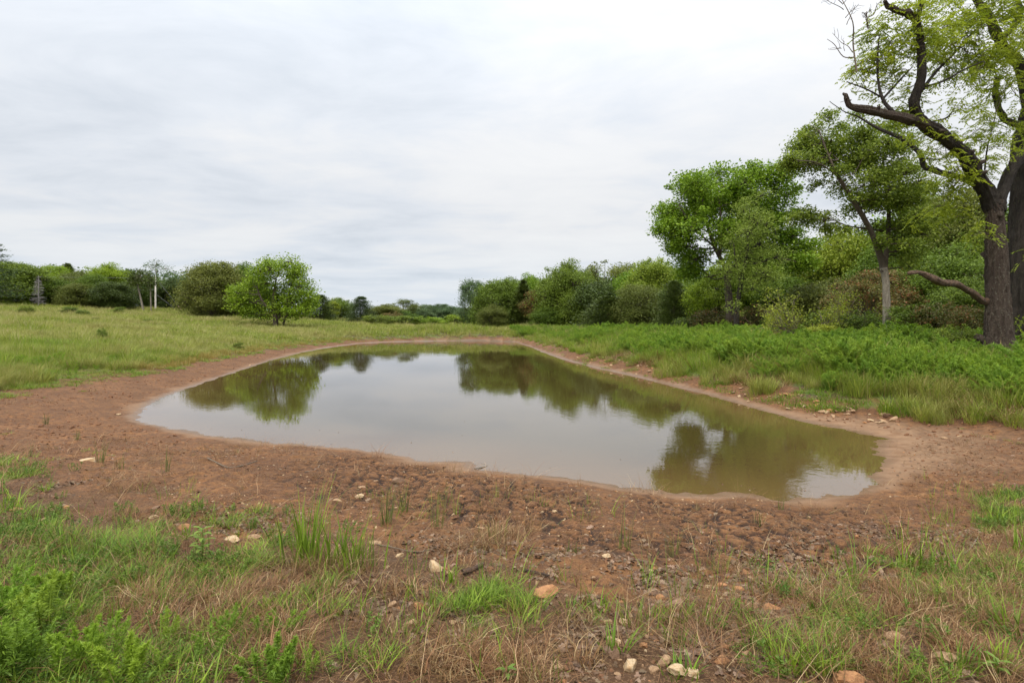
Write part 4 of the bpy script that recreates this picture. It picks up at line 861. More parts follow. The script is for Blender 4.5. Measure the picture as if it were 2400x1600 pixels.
colS = bpy.data.collections.new('pebble_protos'); PB = [stonemesh(900+k, ['stone_tan', 'stone_orange', 'stone_pale', 'stone_brown'][k % 4], .6, 5, 1) for k in range(6)]
for m_ in PB: colS.objects.link(bpy.data.objects.new('pebble_proto', m_))
PR['pebble'] = (colS, PB)
clodm = [stonemesh(950+k, 'soil', .6, 4, 1) for k in range(4)]
def clodcol():
    mt = plain('clod', (.23, .11, .052), (.15, .068, .030), 12., .9, bump=.6); c = bpy.data.collections.new('clod_protos')
    for m_ in clodm: m_.materials[0] = mt; c.objects.link(bpy.data.objects.new('clod_proto', m_))
    return c
PR['clod'] = (clodcol(), clodm)

def scatter(name, pts, scale, rot, key, label, cat):
    me = bpy.data.meshes.new(name); me.vertices.add(len(pts)); me.vertices.foreach_set('co', np.asarray(pts, np.float32).ravel())
    n = len(pts); rng = R0(n); a = me.attributes.new('scl', 'FLOAT', 'POINT'); a.data.foreach_set('value', np.asarray(scale, np.float32))
    a = me.attributes.new('rot', 'FLOAT_VECTOR', 'POINT'); a.data.foreach_set('vector', np.asarray(rot, np.float32).ravel())
    a = me.attributes.new('pid', 'INT', 'POINT'); a.data.foreach_set('value', rng.integers(0, 1000, n).astype(np.int32) % len(PR[key][1]))
    o = link(name, me); tag(o, label, cat, kind='stuff')
    ng = bpy.data.node_groups.new(name, 'GeometryNodeTree'); ng.interface.new_socket('Geometry', in_out='INPUT', socket_type='NodeSocketGeometry'); ng.interface.new_socket('Geometry', in_out='OUTPUT', socket_type='NodeSocketGeometry')
    N = ng.nodes; L = ng.links; gi = N.new('NodeGroupInput'); go = N.new('NodeGroupOutput'); ip = N.new('GeometryNodeInstanceOnPoints'); ci = N.new('GeometryNodeCollectionInfo')
    ci.inputs['Collection'].default_value = PR[key][0]; ci.inputs['Separate Children'].default_value = True; ci.inputs['Reset Children'].default_value = True
    def na(nm, ty):
        q = N.new('GeometryNodeInputNamedAttribute'); q.data_type = ty; q.inputs['Name'].default_value = nm; return [s for s in q.outputs if s.enabled and s.name == 'Attribute'][0]
    e2r = N.new('FunctionNodeEulerToRotation'); L.new(na('rot', 'FLOAT_VECTOR'), e2r.inputs[0])
    L.new(gi.outputs[0], ip.inputs['Points']); L.new(ci.outputs[0], ip.inputs['Instance']); ip.inputs['Pick Instance'].default_value = True
    L.new(na('pid', 'INT'), ip.inputs['Instance Index']); L.new(e2r.outputs[0], ip.inputs['Rotation']); L.new(na('scl', 'FLOAT'), ip.inputs['Scale'])
    L.new(ip.outputs[0], go.inputs[0]); mod = o.modifiers.new('scatter', 'NODES'); mod.node_group = ng; return o
def rots(rng, n, tilt=.12):
    return np.column_stack([rng.normal(0, tilt, n), rng.normal(0, tilt, n), rng.uniform(0, 2*pi, n)])
def gpts(X, Y, dz=0.): return np.column_stack([X, Y, terrain(X, Y, True)+dz])

# meadow and other far grass (counted by nobody)
def meadow():
    rng = R0(41); n = 110000; r = np.exp(rng.uniform(math.log(13), math.log(175), n)); a = rng.uniform(-.98, .42, n); X = r*np.sin(a); Y = r*np.cos(a)
    d = pond_dist(X, Y); gs = params(X, Y)[4]; k = (d > gs+.1+.6*vnoise(X, Y, 1.2, 50))&((a < .03)|(d > 5)); thin = sm(0, 1.6, d-gs)
    X, Y, d, gs, r, a = [v[k] for v in (X, Y, d, gs, r, a)]; den = rng.random(len(X)) < .55+.45*sm(-.4, .3, vnoise(X, Y, 2.3, 51)); X, Y, d, gs, r = [v[den] for v in (X, Y, d, gs, r)]
    hgt = (.30+.85*sm(.3, 4.5, d-gs))*(1+.40*vnoise(X, Y, 2.6, 52)+.28*vnoise(X, Y, .8, 53))*rng.uniform(.75, 1.2, len(X)); hgt *= np.where(X < -5, 1.0, 1.0)
    near = r < 42
    # tall grass on the far dam
    dam = sm(55, 75, Y)*sm(.8, 3, d)*(X > -14)*(1-sm(14, 30, d)); hgt = hgt*(1+.35*dam)
    P0 = gpts(X, Y); 
    for nm, m, key, mul in (('meadow_grass', near, 'meadow', 1.0), ('meadow_grass', ~near, 'meadowfar', 1.12)):
        q = m; scatter(nm, P0[q], hgt[q]*mul*(1+.25*sm(60, 160, r[q])), rots(rng, q.sum()), key, 'tall green and straw coloured grass covering the meadow '+('nearest the pond' if key == 'meadow' else 'up to the distant wood'), 'grass')
meadow()
def strip(seed, n, cond, key, name, label, smin, smax, box, cat='grass', tilt=.12, patchn=None, jx=None):
    rng = R0(seed); X = rng.uniform(box[0], box[1], n); Y = np.exp(rng.uniform(math.log(box[2]), math.log(box[3]), n)); d = pond_dist(X, Y); gs = params(X, Y)[4]
    k = cond(X, Y, d, gs); 
    if patchn: k &= vnoise(X, Y, patchn[0], seed) > patchn[1]
    X, Y = X[k], Y[k]; s = rng.uniform(smin, smax, len(X))*(.45+.55*sm(0, 2.6, (d-gs)[k] if cat == 'weeds' else 9+0*X))*(1+.38*vnoise(X, Y, 1.9, seed+1)+.2*vnoise(X, Y, .7, seed+2)); scatter(name, gpts(X, Y), s, rots(rng, len(X), tilt), key, label, cat); return len(X)
rightside = lambda X, Y: (X > np.interp(Y, [9, 13, 20, 30, 45, 80], [8.6, 7.5, 5, 3, 0, -2]))
strip(60, 30000, lambda X, Y, d, gs: rightside(X, Y)&(d > gs+1.9+1.3*vnoise(X, Y, 1.6, 60))&(d < 17)&(Y > 11)&((vnoise(X, Y, 2.6, 160)+.5*vnoise(X, Y, .9, 161) > -.35)|(d > 9)), 'fennel', 'feathery_weeds', 'waist-high feathery green weeds covering the right bank below the wood', .65, 1.2, (0, 44, 10, 85), 'weeds')
strip(61, 9000, lambda X, Y, d, gs: rightside(X, Y)&(d > gs+1.3)&(d < 17)&(Y > 11), 'fennel2', 'feathery_weeds', 'lighter yellow-green feathery weeds mixed into the right bank', .55, 1.1, (0, 44, 10, 85), 'weeds', patchn=(2.2, .0))
strip(62, 30000, lambda X, Y, d, gs: rightside(X, Y)&(d > gs+.0+.7*vnoise(X, Y, 1.0, 62))&(d < gs+4.2)&(Y > 10.5), 'bank', 'bank_grass', 'green and straw tussock grass along the foot of the right bank', .5, 1.05, (0, 40, 10, 90), patchn=(1.3, -.35))
strip(63, 9000, lambda X, Y, d, gs: rightside(X, Y)&(d > gs+.2)&(d < gs+3.6)&(Y > 10.5), 'dry', 'dry_bank_grass', 'brown dead grass tangled along the foot of the right bank', 1.5, 2.6, (0, 26, 9, 60), patchn=(1.5, .05))
strip(64, 14000, lambda X, Y, d, gs: rightside(X, Y)&(d > gs-.7)&(d < gs+2.2)&(Y > 9.5), 'turf', 'short_bank_grass', 'short bright green creeping grass between the stones of the right bank', .7, 1.5, (0, 26, 9, 80), patchn=(1.2, .05))
strip(65, 16000, lambda X, Y, d, gs: (X < -5)&(d > gs-.9)&(d < gs+2.5)&(Y > 12), 'turf', 'short_meadow_edge_grass', 'short green grass along the muddy edge of the meadow left of the pond', .7, 1.6, (-30, -5, 11, 80), patchn=(1.4, -.2))
strip(66, 5000, lambda X, Y, d, gs: (X < -8)&(d > gs-.3)&(d < gs+1.5)&(Y > 26)&(Y < 75), 'amber', 'amber_grass', 'amber coloured grass strip along the left shore of the pond', .6, 1.1, (-30, -8, 26, 75), patchn=(3, -.4))
strip(69, 16000, lambda X, Y, d, gs: rightside(X, Y)&(d > gs+1)&(d < 16)&(Y > 11), 'bank', 'bank_grass', 'tall pale grass stalks standing among the feathery weeds of the right bank', .9, 1.7, (0, 44, 10, 90), patchn=(2.0, .1))
strip(74, 14000, lambda X, Y, d, gs: rightside(X, Y)&(d > gs+.8)&(d < 14)&(Y > 11), 'bank', 'bank_grass', 'yellow-green tussocks between the feathery weeds of the right bank', .7, 1.3, (0, 44, 10, 90), patchn=(2.6, -.1))
strip(75, 1600, lambda X, Y, d, gs: rightside(X, Y)&(d > gs+.8)&(d < 11)&(Y > 11), 'straw', 'bank_straw', 'long pale dead stalks leaning over the weeds of the right bank', 3., 6., (0, 30, 10, 60), patchn=(2.0, .1))
strip(67, 7000, lambda X, Y, d, gs: (d > gs+5)&(d < 30)&rightside(X, Y), 'bank', 'woodland_edge_grass', 'rough grass growing at the foot of the trees right of the pond', .7, 1.2, (5, 60, 14, 90))
strip(70, 9000, lambda X, Y, d, gs: (X < -5)&(d > gs+.4)&(d < gs+9)&(Y > 12)&(Y < 36), 'bank', 'tall_meadow_edge_grass', 'taller bright green grass at the lower left edge of the meadow', .7, 1.15, (-36, -8, 13, 36), patchn=(2.2, -.3))
strip(68, 2600, lambda X, Y, d, gs: (X < -5)&(d > gs+.8)&(d < gs+7)&(Y > 12)&(Y < 32), 'fennel2', 'feathery_weeds', 'bright green leafy weeds at the lower left edge of the meadow', .3, .65, (-32, -8, 13, 32), 'weeds', patchn=(2.2, -.15))

# stones picked out one by one: x, y, width in the photograph, stone, label, flatness
ST = [(205,1057,40,'pale','large pale flat rock beside the rush tuft on the left mud',.5),
 (999,1297,46,'pale','rounded white and orange rock in the centre of the near bank',.8),(1251,1358,56,'orange','flat smooth orange rock, broadest right of centre',.45),
 (918,1274,17,'pale','small upright yellowish stone left of the white and orange rock',1.0),(1035,1311,18,'tan','small tan stone right under the white and orange rock',.7),(822,1142,24,'pale','triangular pale stone above the tall grass clump',.5),
 (777,1153,22,'tan','yellowish stone just left of the triangular pale stone',.5),(830,1119,20,'tan','flat pale stone above the triangular stone',.3),(864,1106,14,'tan','small flat stone right of the upper flat pale stone',.4),(915,1106,24,'brown','brown angular stone on the mud above the rush tufts',.7),(880,1090,14,'orange','small orange stone above the brown angular stone',.6),
 (963,1390,24,'orange','orange stone in the grass below the white and orange rock',.8),(1152,1400,15,'orange','small orange stone left of the flat orange rock, lower down',.7),(899,1380,26,'tan','pinkish tan stone in dead grass at bottom centre',.6),(942,1430,28,'tan','tan stone in dead grass under the orange stone',.6),(1038,1428,18,'tan','small tan stone in dead grass at bottom centre',.6),
 (1240,1507,32,'tan','thin tan stone with a sprig at the bottom centre',.5),(863,1247,26,'tan','tan flat stone at the foot of the left rush tuft',.4),(1061,1141,15,'orange','small orange stone alone on the cracked mud',.6),(1103,1211,18,'tan','tan stone behind the dead grass clump',.5),
 (1273,1180,12,'pale','tiny pale stone on the cracked mud right of centre',.8),(1396,1284,24,'pale','pale stone below the tall slim rush',.6),(1362,1324,12,'tan','tiny tan stone left of the stone below the rush',.7),(1556,1395,42,'brown','reddish brown wedge stone among dead leaves',.8),(1729,1393,28,'tan','tall tan stone at the right of the leaf litter',1.1),
 (1659,1344,26,'orange','flat orange stone right of the reddish brass-coloured tuft',.45),(1630,1347,18,'pale','pale stone just left of the flat orange stone',.9),(1698,1351,20,'orange','orange stone right of the flat orange stone',.6),(1713,1310,22,'orange','dark-topped orange stone above the pair of orange stones',.7),(1724,1327,16,'tan','tan stone touching the dark-topped orange stone',.7),
 (1432,1425,22,'pale','small whitish stone right of centre in the leaf litter',.9),(1397,1421,24,'tan','tan stone half hidden left of the small whitish stone',.7),(1407,1470,34,'pale','upright pale yellow stone at the lower centre right',.9),(1448,1523,44,'pale','large cream coloured block near the bottom edge',.85),(1527,1527,38,'tan','brownish tan block right of the large cream block',.85),
 (1502,1541,28,'tan','smaller tan stone touching the brownish tan block',.7),(1556,1550,46,'pale','large cream stone at the bottom edge, left of a joined pair',.75),(1592,1556,38,'pale','cream stone at the bottom edge, right of a joined pair',.7),(1413,1503,32,'brown','dull brown stone between the two pale yellow stones',.9),(1480,1488,20,'orange','rusty orange stone above the brownish tan block',.8),
 (1660,1518,40,'orange','orange triangular stone near the bottom right of centre',.7),(1665,1486,20,'orange','small rusty stone above the orange triangular stone',.7),(1712,1505,20,'tan','pinkish stone right of the orange triangular stone',.5),(1293,1494,24,'brown','brown stone half buried above the thin tan stone',.7),(1518,1374,20,'orange','rust coloured stone left above the wedge stone',.6),
 (1471,1400,16,'tan','tan stone left of the wedge stone',.8),(1641,1405,22,'tan','mossy tan stone right of the wedge stone',.6),(1285,1540,26,'tan','tan stone at the bottom edge below the thin tan stone',.6),(1420,1542,18,'tan','tan stone left of and below the large cream block',.7),(1502,1456,12,'orange','tiny bright orange stone in the leaf litter',.8),
 (1772,1392,34,'orange','long orange stone right of the tall tan stone',.45),(1952,1562,66,'orange','large orange stone cut by the bottom edge at the right',.6),(2057,1462,46,'tan','tan rock in the dead grass at the lower right',.6),(2171,1524,50,'tan','pale tan rock near the lower right corner',.5),(2094,1419,18,'orange','small orange stone above the tan rock in dead grass',.5),
 (1968,1230,12,'orange','small orange stone alone on the right mud',.9),(2022,1334,14,'orange','orange stone in grass at the right of the near bank',.5),(1797,1500,22,'tan','tan stone behind the large bottom right tuft',.6),
 (36,1171,26,'orange','rusty stone at the left edge of the near bank',.6),(101,1189,30,'tan','pinkish tan stone right of the rusty one at the left edge',.6),(152,1169,15,'orange','small orange stone left of the low clump',.6),(350,1182,22,'pale','thin pale slab tilted on the left of the near bank',.4),(359,1166,18,'brown','dark stone behind the thin pale slab',.8),
 (427,1210,30,'orange','flat reddish stone left of the leafy upright weed',.4),(537,1240,38,'pale','cream stone right of the leafy upright weed',.45),(582,1232,28,'tan','tan stone right of the cream stone',.4),(625,1527,24,'orange','rusty stone in dead grass at the bottom left',.7),(400,1224,20,'orange','low orange stone below the flat reddish stone',.3),
 (273,951,10,'pale','small pale stone on the far left mud above the shore tip',.6),(2170,1005,18,'tan','flat tan stone on the mud at the right, below the bank',.3),(2205,1002,10,'pale','tiny pale stone right of the flat tan stone on the right mud',.5),(2205,928,14,'tan','tan stone at the foot of the right bank near the edge',.6)]
SG = [(*ground_px(q[0], q[1]+q[2]*q[5]*.18)[:2], q[2]) for q in ST]
strip(71, 26000, lambda X, Y, d, gs: (d > .5)&(d < gs+.8)&(Y > 9)&((X < -7)|(X > 6)), 'clod', 'soil_crumbs', 'lumps and crumbs of brown soil on the mud round the pond', .02, .11, (-24, 14, 9, 84), 'soil', tilt=.6)
strip(72, 2200, lambda X, Y, d, gs: (d > gs*.45)&(d < gs+.8)&(Y > 9)&((X < -7)|(X > 6)), 'dry', 'mud_stubble', 'thin brown stubble growing through the mud round the pond', .5, 1.1, (-24, 14, 9, 84), patchn=(1.4, 0.))
strip(73, 2600, lambda X, Y, d, gs: (d > gs*.6)&(d < gs+.8)&(Y > 8)&((X < -7)|(X > 6)), 'turf', 'mud_greens', 'low green sprouts scattered over the mud round the pond', .3, .7, (-24, 14, 8, 84), patchn=(1.1, .1))
def debris():
    rng = R0(99); X = rng.uniform(-11, 9, 4000); Y = rng.uniform(8, 30, 4000); d = pond_dist(X, Y); k = (d < -.05)&(rng.random(4000) < np.exp(d/1.1)*.22); X, Y = X[k], Y[k]
    scatter('floating_debris', np.column_stack([X, Y, 0*X+.004]), rng.uniform(.015, .05, len(X)), rots(rng, len(X), .03), 'leaf', 'bits of dead leaf floating on the pond near the shore', 'debris')
debris()
# ---- near bank: cover laid out by area
def cover(seed, n, ell, key, name, label, smin, smax, cat='grass', tilt=.15, noise=(.45, -.2), ymax=12., base=0.):
    """ell: (x, y, rx, ry, strength) areas of the near bank, in photograph coordinates of their middle"""
    rng = R0(seed); X = rng.uniform(-9, 10.5, n); Y = rng.uniform(1.9, ymax, n); k = np.abs(X) < Y*1.08+.6; X, Y = X[k], Y[k]; d = pond_dist(X, Y); Zt = terrain(X, Y)
    px, py = proj(X, Y, Zt); den = np.full(X.shape, base)
    for cx, cy, rx, ry, s in ell: den = np.maximum(den, s*np.exp(-1.2*(((px-cx)/rx)**2+((py-cy)/ry)**2)**1.5))
    den *= sm(noise[1]-.35, noise[1]+.35, vnoise(X, Y, noise[0], seed)+.5*vnoise(X, Y, noise[0]*.35, seed+1)); k = (rng.random(len(X)) < den)&(d > (.9 if key == 'clod' else .25))
    if key in ('short', 'dry', 'weed', 'straw', 'leaf', 'thin', 'thinred'):
        for sx, sy, sw in SG:
            w_ = sw/F*sy*.5; k &= ~((np.abs(X-sx) < w_*1.1+.015)&(Y < sy+w_)&(Y > sy-w_-(.24 if key in ('short', 'dry', 'weed', 'thin', 'thinred') else .03)))
    X, Y = X[k], Y[k]; scatter(name, gpts(X, Y), rng.uniform(smin, smax, len(X)), rots(rng, len(X), tilt), key, label, cat); return len(X)
GREEN = [(250,1290,420,100,.33),(500,1420,330,120,.40),(1000,1460,300,110,.12),(2050,1420,300,110,.14),(60,1500,280,170,.9),(300,1490,240,110,.5),(110,1225,200,50,.45),(320,1195,230,30,.35),(520,1480,170,80,.4),(1100,1375,120,40,.8),(1480,1430,120,40,.15),(1800,1530,120,50,.5),(2150,1545,120,40,.4),(1690,1440,90,40,.2),(440,1330,200,50,.3),(2080,1330,150,40,.2),(2270,1350,120,70,.4),(565,1300,60,25,.8),(2310,1180,70,50,.4),(0,1100,100,40,.3),(1950,1440,90,50,.35), (270,1250,110,30,.6)]
DRY = [(450,1420,420,130,.35),(1000,1430,300,90,.35),(2000,1400,300,110,.4),(760,1330,100,55,.8),(1130,1510,190,85,.9),(900,1520,170,70,.7),(2150,1420,210,100,1),(2310,1500,150,110,1),(1140,1235,90,30,.5),(1080,1420,170,60,.5),(1890,1390,130,70,.5),(480,1400,200,70,.6),(350,1350,180,50,.4),(650,1500,160,70,.7),(2320,1300,100,70,.5),(1950,1520,150,60,.5)]
LIT = [(700,1430,700,120,.35),(1300,1530,500,80,.45),(1900,1450,500,120,.35),(1500,1370,360,100,1),(1850,1300,350,45,.7),(1250,1280,250,30,.5),(1750,1330,240,70,1),(2060,1260,280,50,.7),(1050,1260,150,40,.5),(1300,1460,320,100,.6),(570,1200,170,35,.5),(250,1120,150,18,.5),(1680,1480,220,90,.9),(300,1520,250,60,.4),(900,1450,250,100,.4),(2180,1480,220,100,.5)]
cover(81, 105000, GREEN, 'short', 'short_grass', 'short bright green grass in tufts on the near bank', .45, 1.15, noise=(.45, .0))
cover(82, 26000, [e for e in GREEN if e[0] < 700 or e[0] > 1600], 'weed', 'small_weeds', 'small leafy green weeds low on the near bank', .5, 1.2, 'weeds')
cover(83, 46000, DRY, 'dry', 'dry_grass', 'curled brown dead grass standing on the near bank', .45, 1.05, noise=(.4, -.1))
PR['thin'] = protos('thin_blades', lambda g, r: blades(g, r, 7, .30, .0062, .10, .35, .3, 4), 'grass', 4, 21)
PR['thinred'] = protos('thin_red_blades', lambda g, r: blades(g, r, 9, .28, .0048, .08, .35, .35, 4, None, .1), 'reddish', 4, 22)
WIDE = [(300,1380,520,190,.7),(1000,1450,500,140,.5),(1900,1440,560,150,.55),(1300,1330,700,60,.25),(900,1200,500,60,.2),(2250,1250,200,120,.4)]
cover(91, 14000, WIDE, 'thin', 'thin_green_blades', 'thin upright green blades scattered over the near bank', .4, 1.2, noise=(.3, .0))
cover(92, 14000, WIDE+DRY, 'thinred', 'thin_reddish_blades', 'thin upright reddish brown stems scattered over the near bank', .4, 1.15, noise=(.35, .05), base=.03)
cover(84, 30000, DRY+LIT[-8:]+[(e[0], e[1], e[2], e[3], .5) for e in GREEN], 'straw', 'straw', 'flattened straw and dead stalks lying on the near bank', .5, 1.2, 'straw', noise=(.5, -.2), base=.10)
cover(85, 330000, LIT, 'leaf', 'leaf_litter', 'grey-brown curled dead leaves lying thickly on the near bank', .03, .085, 'leaves', .35, (.6, -.3), base=.02)
cover(86, 20000, [(1100,1200,900,130,.5),(1500,1450,600,150,.6),(500,1200,300,60,.7),(1300,1330,300,50,.8)], 'pebble', 'gravel', 'scattered small yellowish gravel in the red soil', .012, .058, 'gravel', .6, (.5, 0.), base=.05)
cover(87, 60000, [(1100,1180,900,120,.6),(2100,1180,400,90,.5)], 'clod', 'soil_crumbs', 'crumbs and small clods of red-brown soil on the near bank', .014, .06, 'soil', .6, (.4, -.2), base=.25)
cover(88, 5200, [(40,1480,130,120,1),(60,1400,90,50,.8),(320,1540,330,75,.75),(600,1450,140,50,.4)], 'ffine', 'fine_feathery_weeds', 'fine feathery green weeds in the lower left corner', .35, .9, 'weeds', noise=(.5, -.5))
cover(89, 2200, [(40,1480,150,130,1),(300,1560,340,60,.6),(600,1560,120,40,.4)], 'ffine2', 'fine_feathery_weeds', 'light yellow-green feathery weed tips in the lower left corner', .3, .85, 'weeds', noise=(.5, -.3))
cover(90, 1500, [(180,1080,180,50,.6),(100,1010,100,40,.5),(700,1150,250,40,.35),(1150,1200,400,50,.3),(1700,1230,300,50,.3)], 'rushy', 'rush_sprigs', 'thin brownish green rush sprigs dotted over the mud', .3, .8, 'rushes', noise=(.5, -.2), base=.02)

# ------------------------------------------------------------------ individual plants on the near bank
def plant(name, label, x, y, cat, builder, mats, seed, group=None):
    X, Y, z = ground_px(x, y); e = empty(name, (X, Y, z)); tag(e, label, cat, group); rng = R0(seed)
    for (pn, mat), fn in zip(mats, builder): g = Geo(); fn(g, rng, F/Y); tag(link(pn, g.mesh(pn, M[mat]), e), kind='stuff')
    return e
rush_list = [(230, 1062, 46, 'tallest rush tuft beside the flat rock on the left mud', 14), (276, 1080, 34, 'rush tuft just right of the tuft beside the flat rock', 14), (380, 1084, 46, 'rush tuft alone on the left mud between the rocks and the shore', 10), (176, 1010, 22, 'small brown tuft on the mud farther up the left shore', 16), (105, 975, 22, 'low grassy tuft on the mud at the far left', 18), (65, 1045, 30, 'small rush tuft at the left edge of the mud', 12),
 (887, 1202, 66, 'leftmost of three upright rush tufts in the middle of the near bank', 16), (928, 1180, 56, 'middle of three upright rush tufts on the near bank', 14), (1004, 1212, 66, 'rightmost of three upright rush tufts on the near bank', 16), (1138, 1244, 50, 'reddish rush tuft next to the dead grass clump in the centre', 14), (1432, 1257, 82, 'tall slim rush tuft right of centre on the cracked mud', 16), (1548, 1273, 66, 'slim rush tuft with bent stalks right of the tall slim one', 10), (1315, 1266, 26, 'short dark tuft left of the tall slim rush', 16), (1743, 1203, 34, 'small green tuft near the right end of the near shore', 10), (1600, 1172, 22, 'tiny green tuft close to the near shore', 10), (1790, 1170, 24, 'tiny sprig at the shore below the right end of the pond', 8), (990, 1400, 50, 'upright dark stalks between orange stones at the bottom centre', 8)]
for k, (x, y, h, lab, n) in enumerate(rush_list):
    plant('rush_tuft', lab, x, y, 'rush', [lambda g, r, s, h=h, n=n: blades(g, r, n+6, h/s*1.45, .0085, .06, .12, .2), lambda g, r, s, h=h: blades(g, r, 7, h/s*.6, .004, .06, .8, .7)], [('stalks', 'rush'), ('dead_stalks', 'dry')], 200+k, 'rush tufts on the near mud')
def blades_at(g, rng, ox, oy, n, H, W=.010, bend=.25, lean=.22, curl=0., rad=.09):
    h = Geo(); blades(h, rng, n, H, W, rad, bend, lean, 4, None, curl)
    g.add(np.concatenate(h.V)+np.array([ox, oy, 0]), np.concatenate(h.F4), np.concatenate(h.F3), np.concatenate(h.T))
def clump(name, label, x, y, parts, cat='grass', group=None):
    """parts: (part name, material, [(ox, oy, height, count)], blade width, bend, lean, curl)"""
    X, Y, z = ground_px(x, y); e = empty(name, (X, Y, z)); tag(e, label, cat, group)
    for k, (pn, mat, spots, W, bd, ln, cu) in enumerate(parts):
        g = Geo()
        for q, (ox, oy, H, n) in enumerate(spots): blades_at(g, R0(int(x+y)*3+q+k*17), ox, oy, n, H, W, bd, ln, cu)
        tag(link(pn, g.mesh(pn, M[mat]), e), kind='stuff')
clump('grass_clump', 'tall bright green grass clump with dead brown blades round its foot, left of centre', 745, 1300,
 [('green_blades', 'grass', [(-.20, .10, .74, 34), (-.12, .06, .60, 26), (.07, .1, .50, 24), (.2, .06, .52, 24), (.3, .02, .42, 16), (-.32, 0, .50, 10), (.0, -.05, .38, 18), (.22, -.08, .34, 16), (.42, -.02, .36, 8)], .015, .22, .2, 0),
  ('dead_blades', 'dry', [(-.2, 0, .26, 60), (0, -.05, .28, 60), (.2, -.05, .28, 60), (.1, -.18, .26, 60), (-.1, -.22, .24, 60), (.3, -.18, .24, 50), (-.25, -.14, .2, 50), (.36, 0, .2, 40)], .004, .9, .6, .4)])
clump('grass_clump', 'wide low clump of fine arching green grass on the left of the near bank', 275, 1275, [('green_blades', 'grass', [(-.25, 0, .26, 70), (-.08, .03, .30, 80), (.1, 0, .30, 80), (.27, 0, .24, 70), (0, -.12, .2, 60)], .0055, .9, .7, 0), ('dead_blades', 'dry', [(0, -.1, .16, 50), (.2, -.1, .14, 50), (-.15, -.08, .14, 40)], .004, .9, .8, .3)])
clump('grass_clump', 'small dense bright green grass clump between the leafy weed and the tall clump', 570, 1308, [('green_blades', 'grass', [(-.06, 0, .14, 60), (.05, .02, .16, 60), (.12, -.02, .12, 40)], .005, .8, .6, 0)])
clump('grass_clump', 'brown dead spreading grass clump on the cracked mud in the centre', 1105, 1262, [('dead_blades', 'dry', [(0, 0, .30, 50), (.07, .03, .28, 40), (-.06, 0, .24, 36), (.2, -.02, .2, 40), (.25, -.06, .22, 24)], .0035, .7, .9, .2)])
clump('grass_clump', 'fine brown dead grass tuft right of the tall slim rush', 1625, 1272, [('dead_blades', 'dry', [(0, 0, .2, 34), (.05, 0, .18, 26)], .0035, .6, .8, .2)])
clump('grass_clump', 'reddish brown grass tuft among dead leaves left of two orange stones', 1650, 1360, [('dead_blades', 'dry', [(0, 0, .24, 34)], .0035, .4, .5, .2), ('green_blades', 'rush', [(0, 0, .1, 30)], .004, .4, .6, 0)])
for k, (x, y, H, n, lab) in enumerate([
 (1205, 1400, .24, 26, 'green grass tuft behind the row of orange stones at bottom centre'), (1100, 1395, .18, 40, 'low arching green grass tuft below the pale rock'), (1022, 1340, .18, 14, 'small green grass tuft left of the pale rock in the centre'),
 (1370, 1400, .22, 10, 'upright green sprig right of the flat orange rock'), (1305, 1400, .14, 12, 'low green sprig at the foot of the flat orange rock'), (1450, 1430, .2, 12, 'green sprig beside the small pale stone right of centre'),
 (1560, 1425, .16, 16, 'green sprig at the foot of the brown wedge stone'), (1500, 1425, .14, 12, 'green sprig left of the brown wedge stone'), (1625, 1430, .14, 14, 'green sprig right of the brown wedge stone'),
 (1412, 1490, .24, 14, 'green grass sprig next to the upright pale stone'), (1560, 1480, .14, 16, 'green sprig above the pair of white stones'), (1740, 1480, .2, 24, 'green grass tuft above the orange triangular stone'),
 (1800, 1540, .26, 40, 'large bright green grass tuft at the bottom right of centre'), (1880, 1540, .24, 36, 'bright green grass tuft right of the large bottom tuft'), (2090, 1300, .26, 18, 'green blades standing highest at the right of the near bank'),
 (2130, 1310, .2, 10, 'green blades just right of the highest blades'), (2190, 1315, .24, 12, 'upright green blades among straw near the right edge'), (2005, 1270, .16, 4, 'few leaning green blades left of the highest blades'),
 (1965, 1330, .26, 10, 'thin green blades leaning over dead leaves at the right'), (1880, 1410, .2, 20, 'green tuft mixed with brown blades right of centre'), (1950, 1400, .2, 14, 'green tuft with dry stalks right of the mixed tuft'),
 (1935, 1500, .2, 8, 'single stout green blades at the lower right'), (2340, 1270, .3, 14, 'tall green blades at the right edge of the near bank'), (2345, 1200, .26, 14, 'green blades at the right edge above the taller ones'),
 (2335, 1460, .36, 18, 'tall green blades at the lower right edge'), (2200, 1545, .2, 40, 'bright green grass tuft beside the lower right tan rock'), (2290, 1540, .2, 30, 'green tuft in the lower right corner'), (2290, 1205, .18, 30, 'bushy yellowish green tuft at the right on bare mud'),
 (1560, 1560, .14, 22, 'green sprig below the tan stone at the bottom edge'), (915, 1460, .14, 14, 'small bright green sprig at the bottom left of centre'), (1240, 1545, .10, 16, 'small green sprig at the bottom edge below the tan stone'), (30, 1170, .2, 26, 'green grass tuft at the left edge beside the first rusty stone'),
 (150, 1260, .2, 30, 'green grass tuft left of the wide low clump'), (430, 1240, .14, 26, 'green grass tuft left of the leafy upright weed'), (640, 1245, .3, 8, 'broad leaning green blades just left of the tall clump')]):
    clump('grass_tuft', lab, x, y, [('green_blades', 'grass', [(0, 0, H*(1.6 if y < 1360 else 1.05), n+4), (.05, .02, H*.9, n//2+3)], .012, .45, .4, 0), ('dead_blades', 'dry', [(0, 0, H*.7, max(5, n//3))], .004, .9, .7, .3)], group='green grass tufts on the near bank')
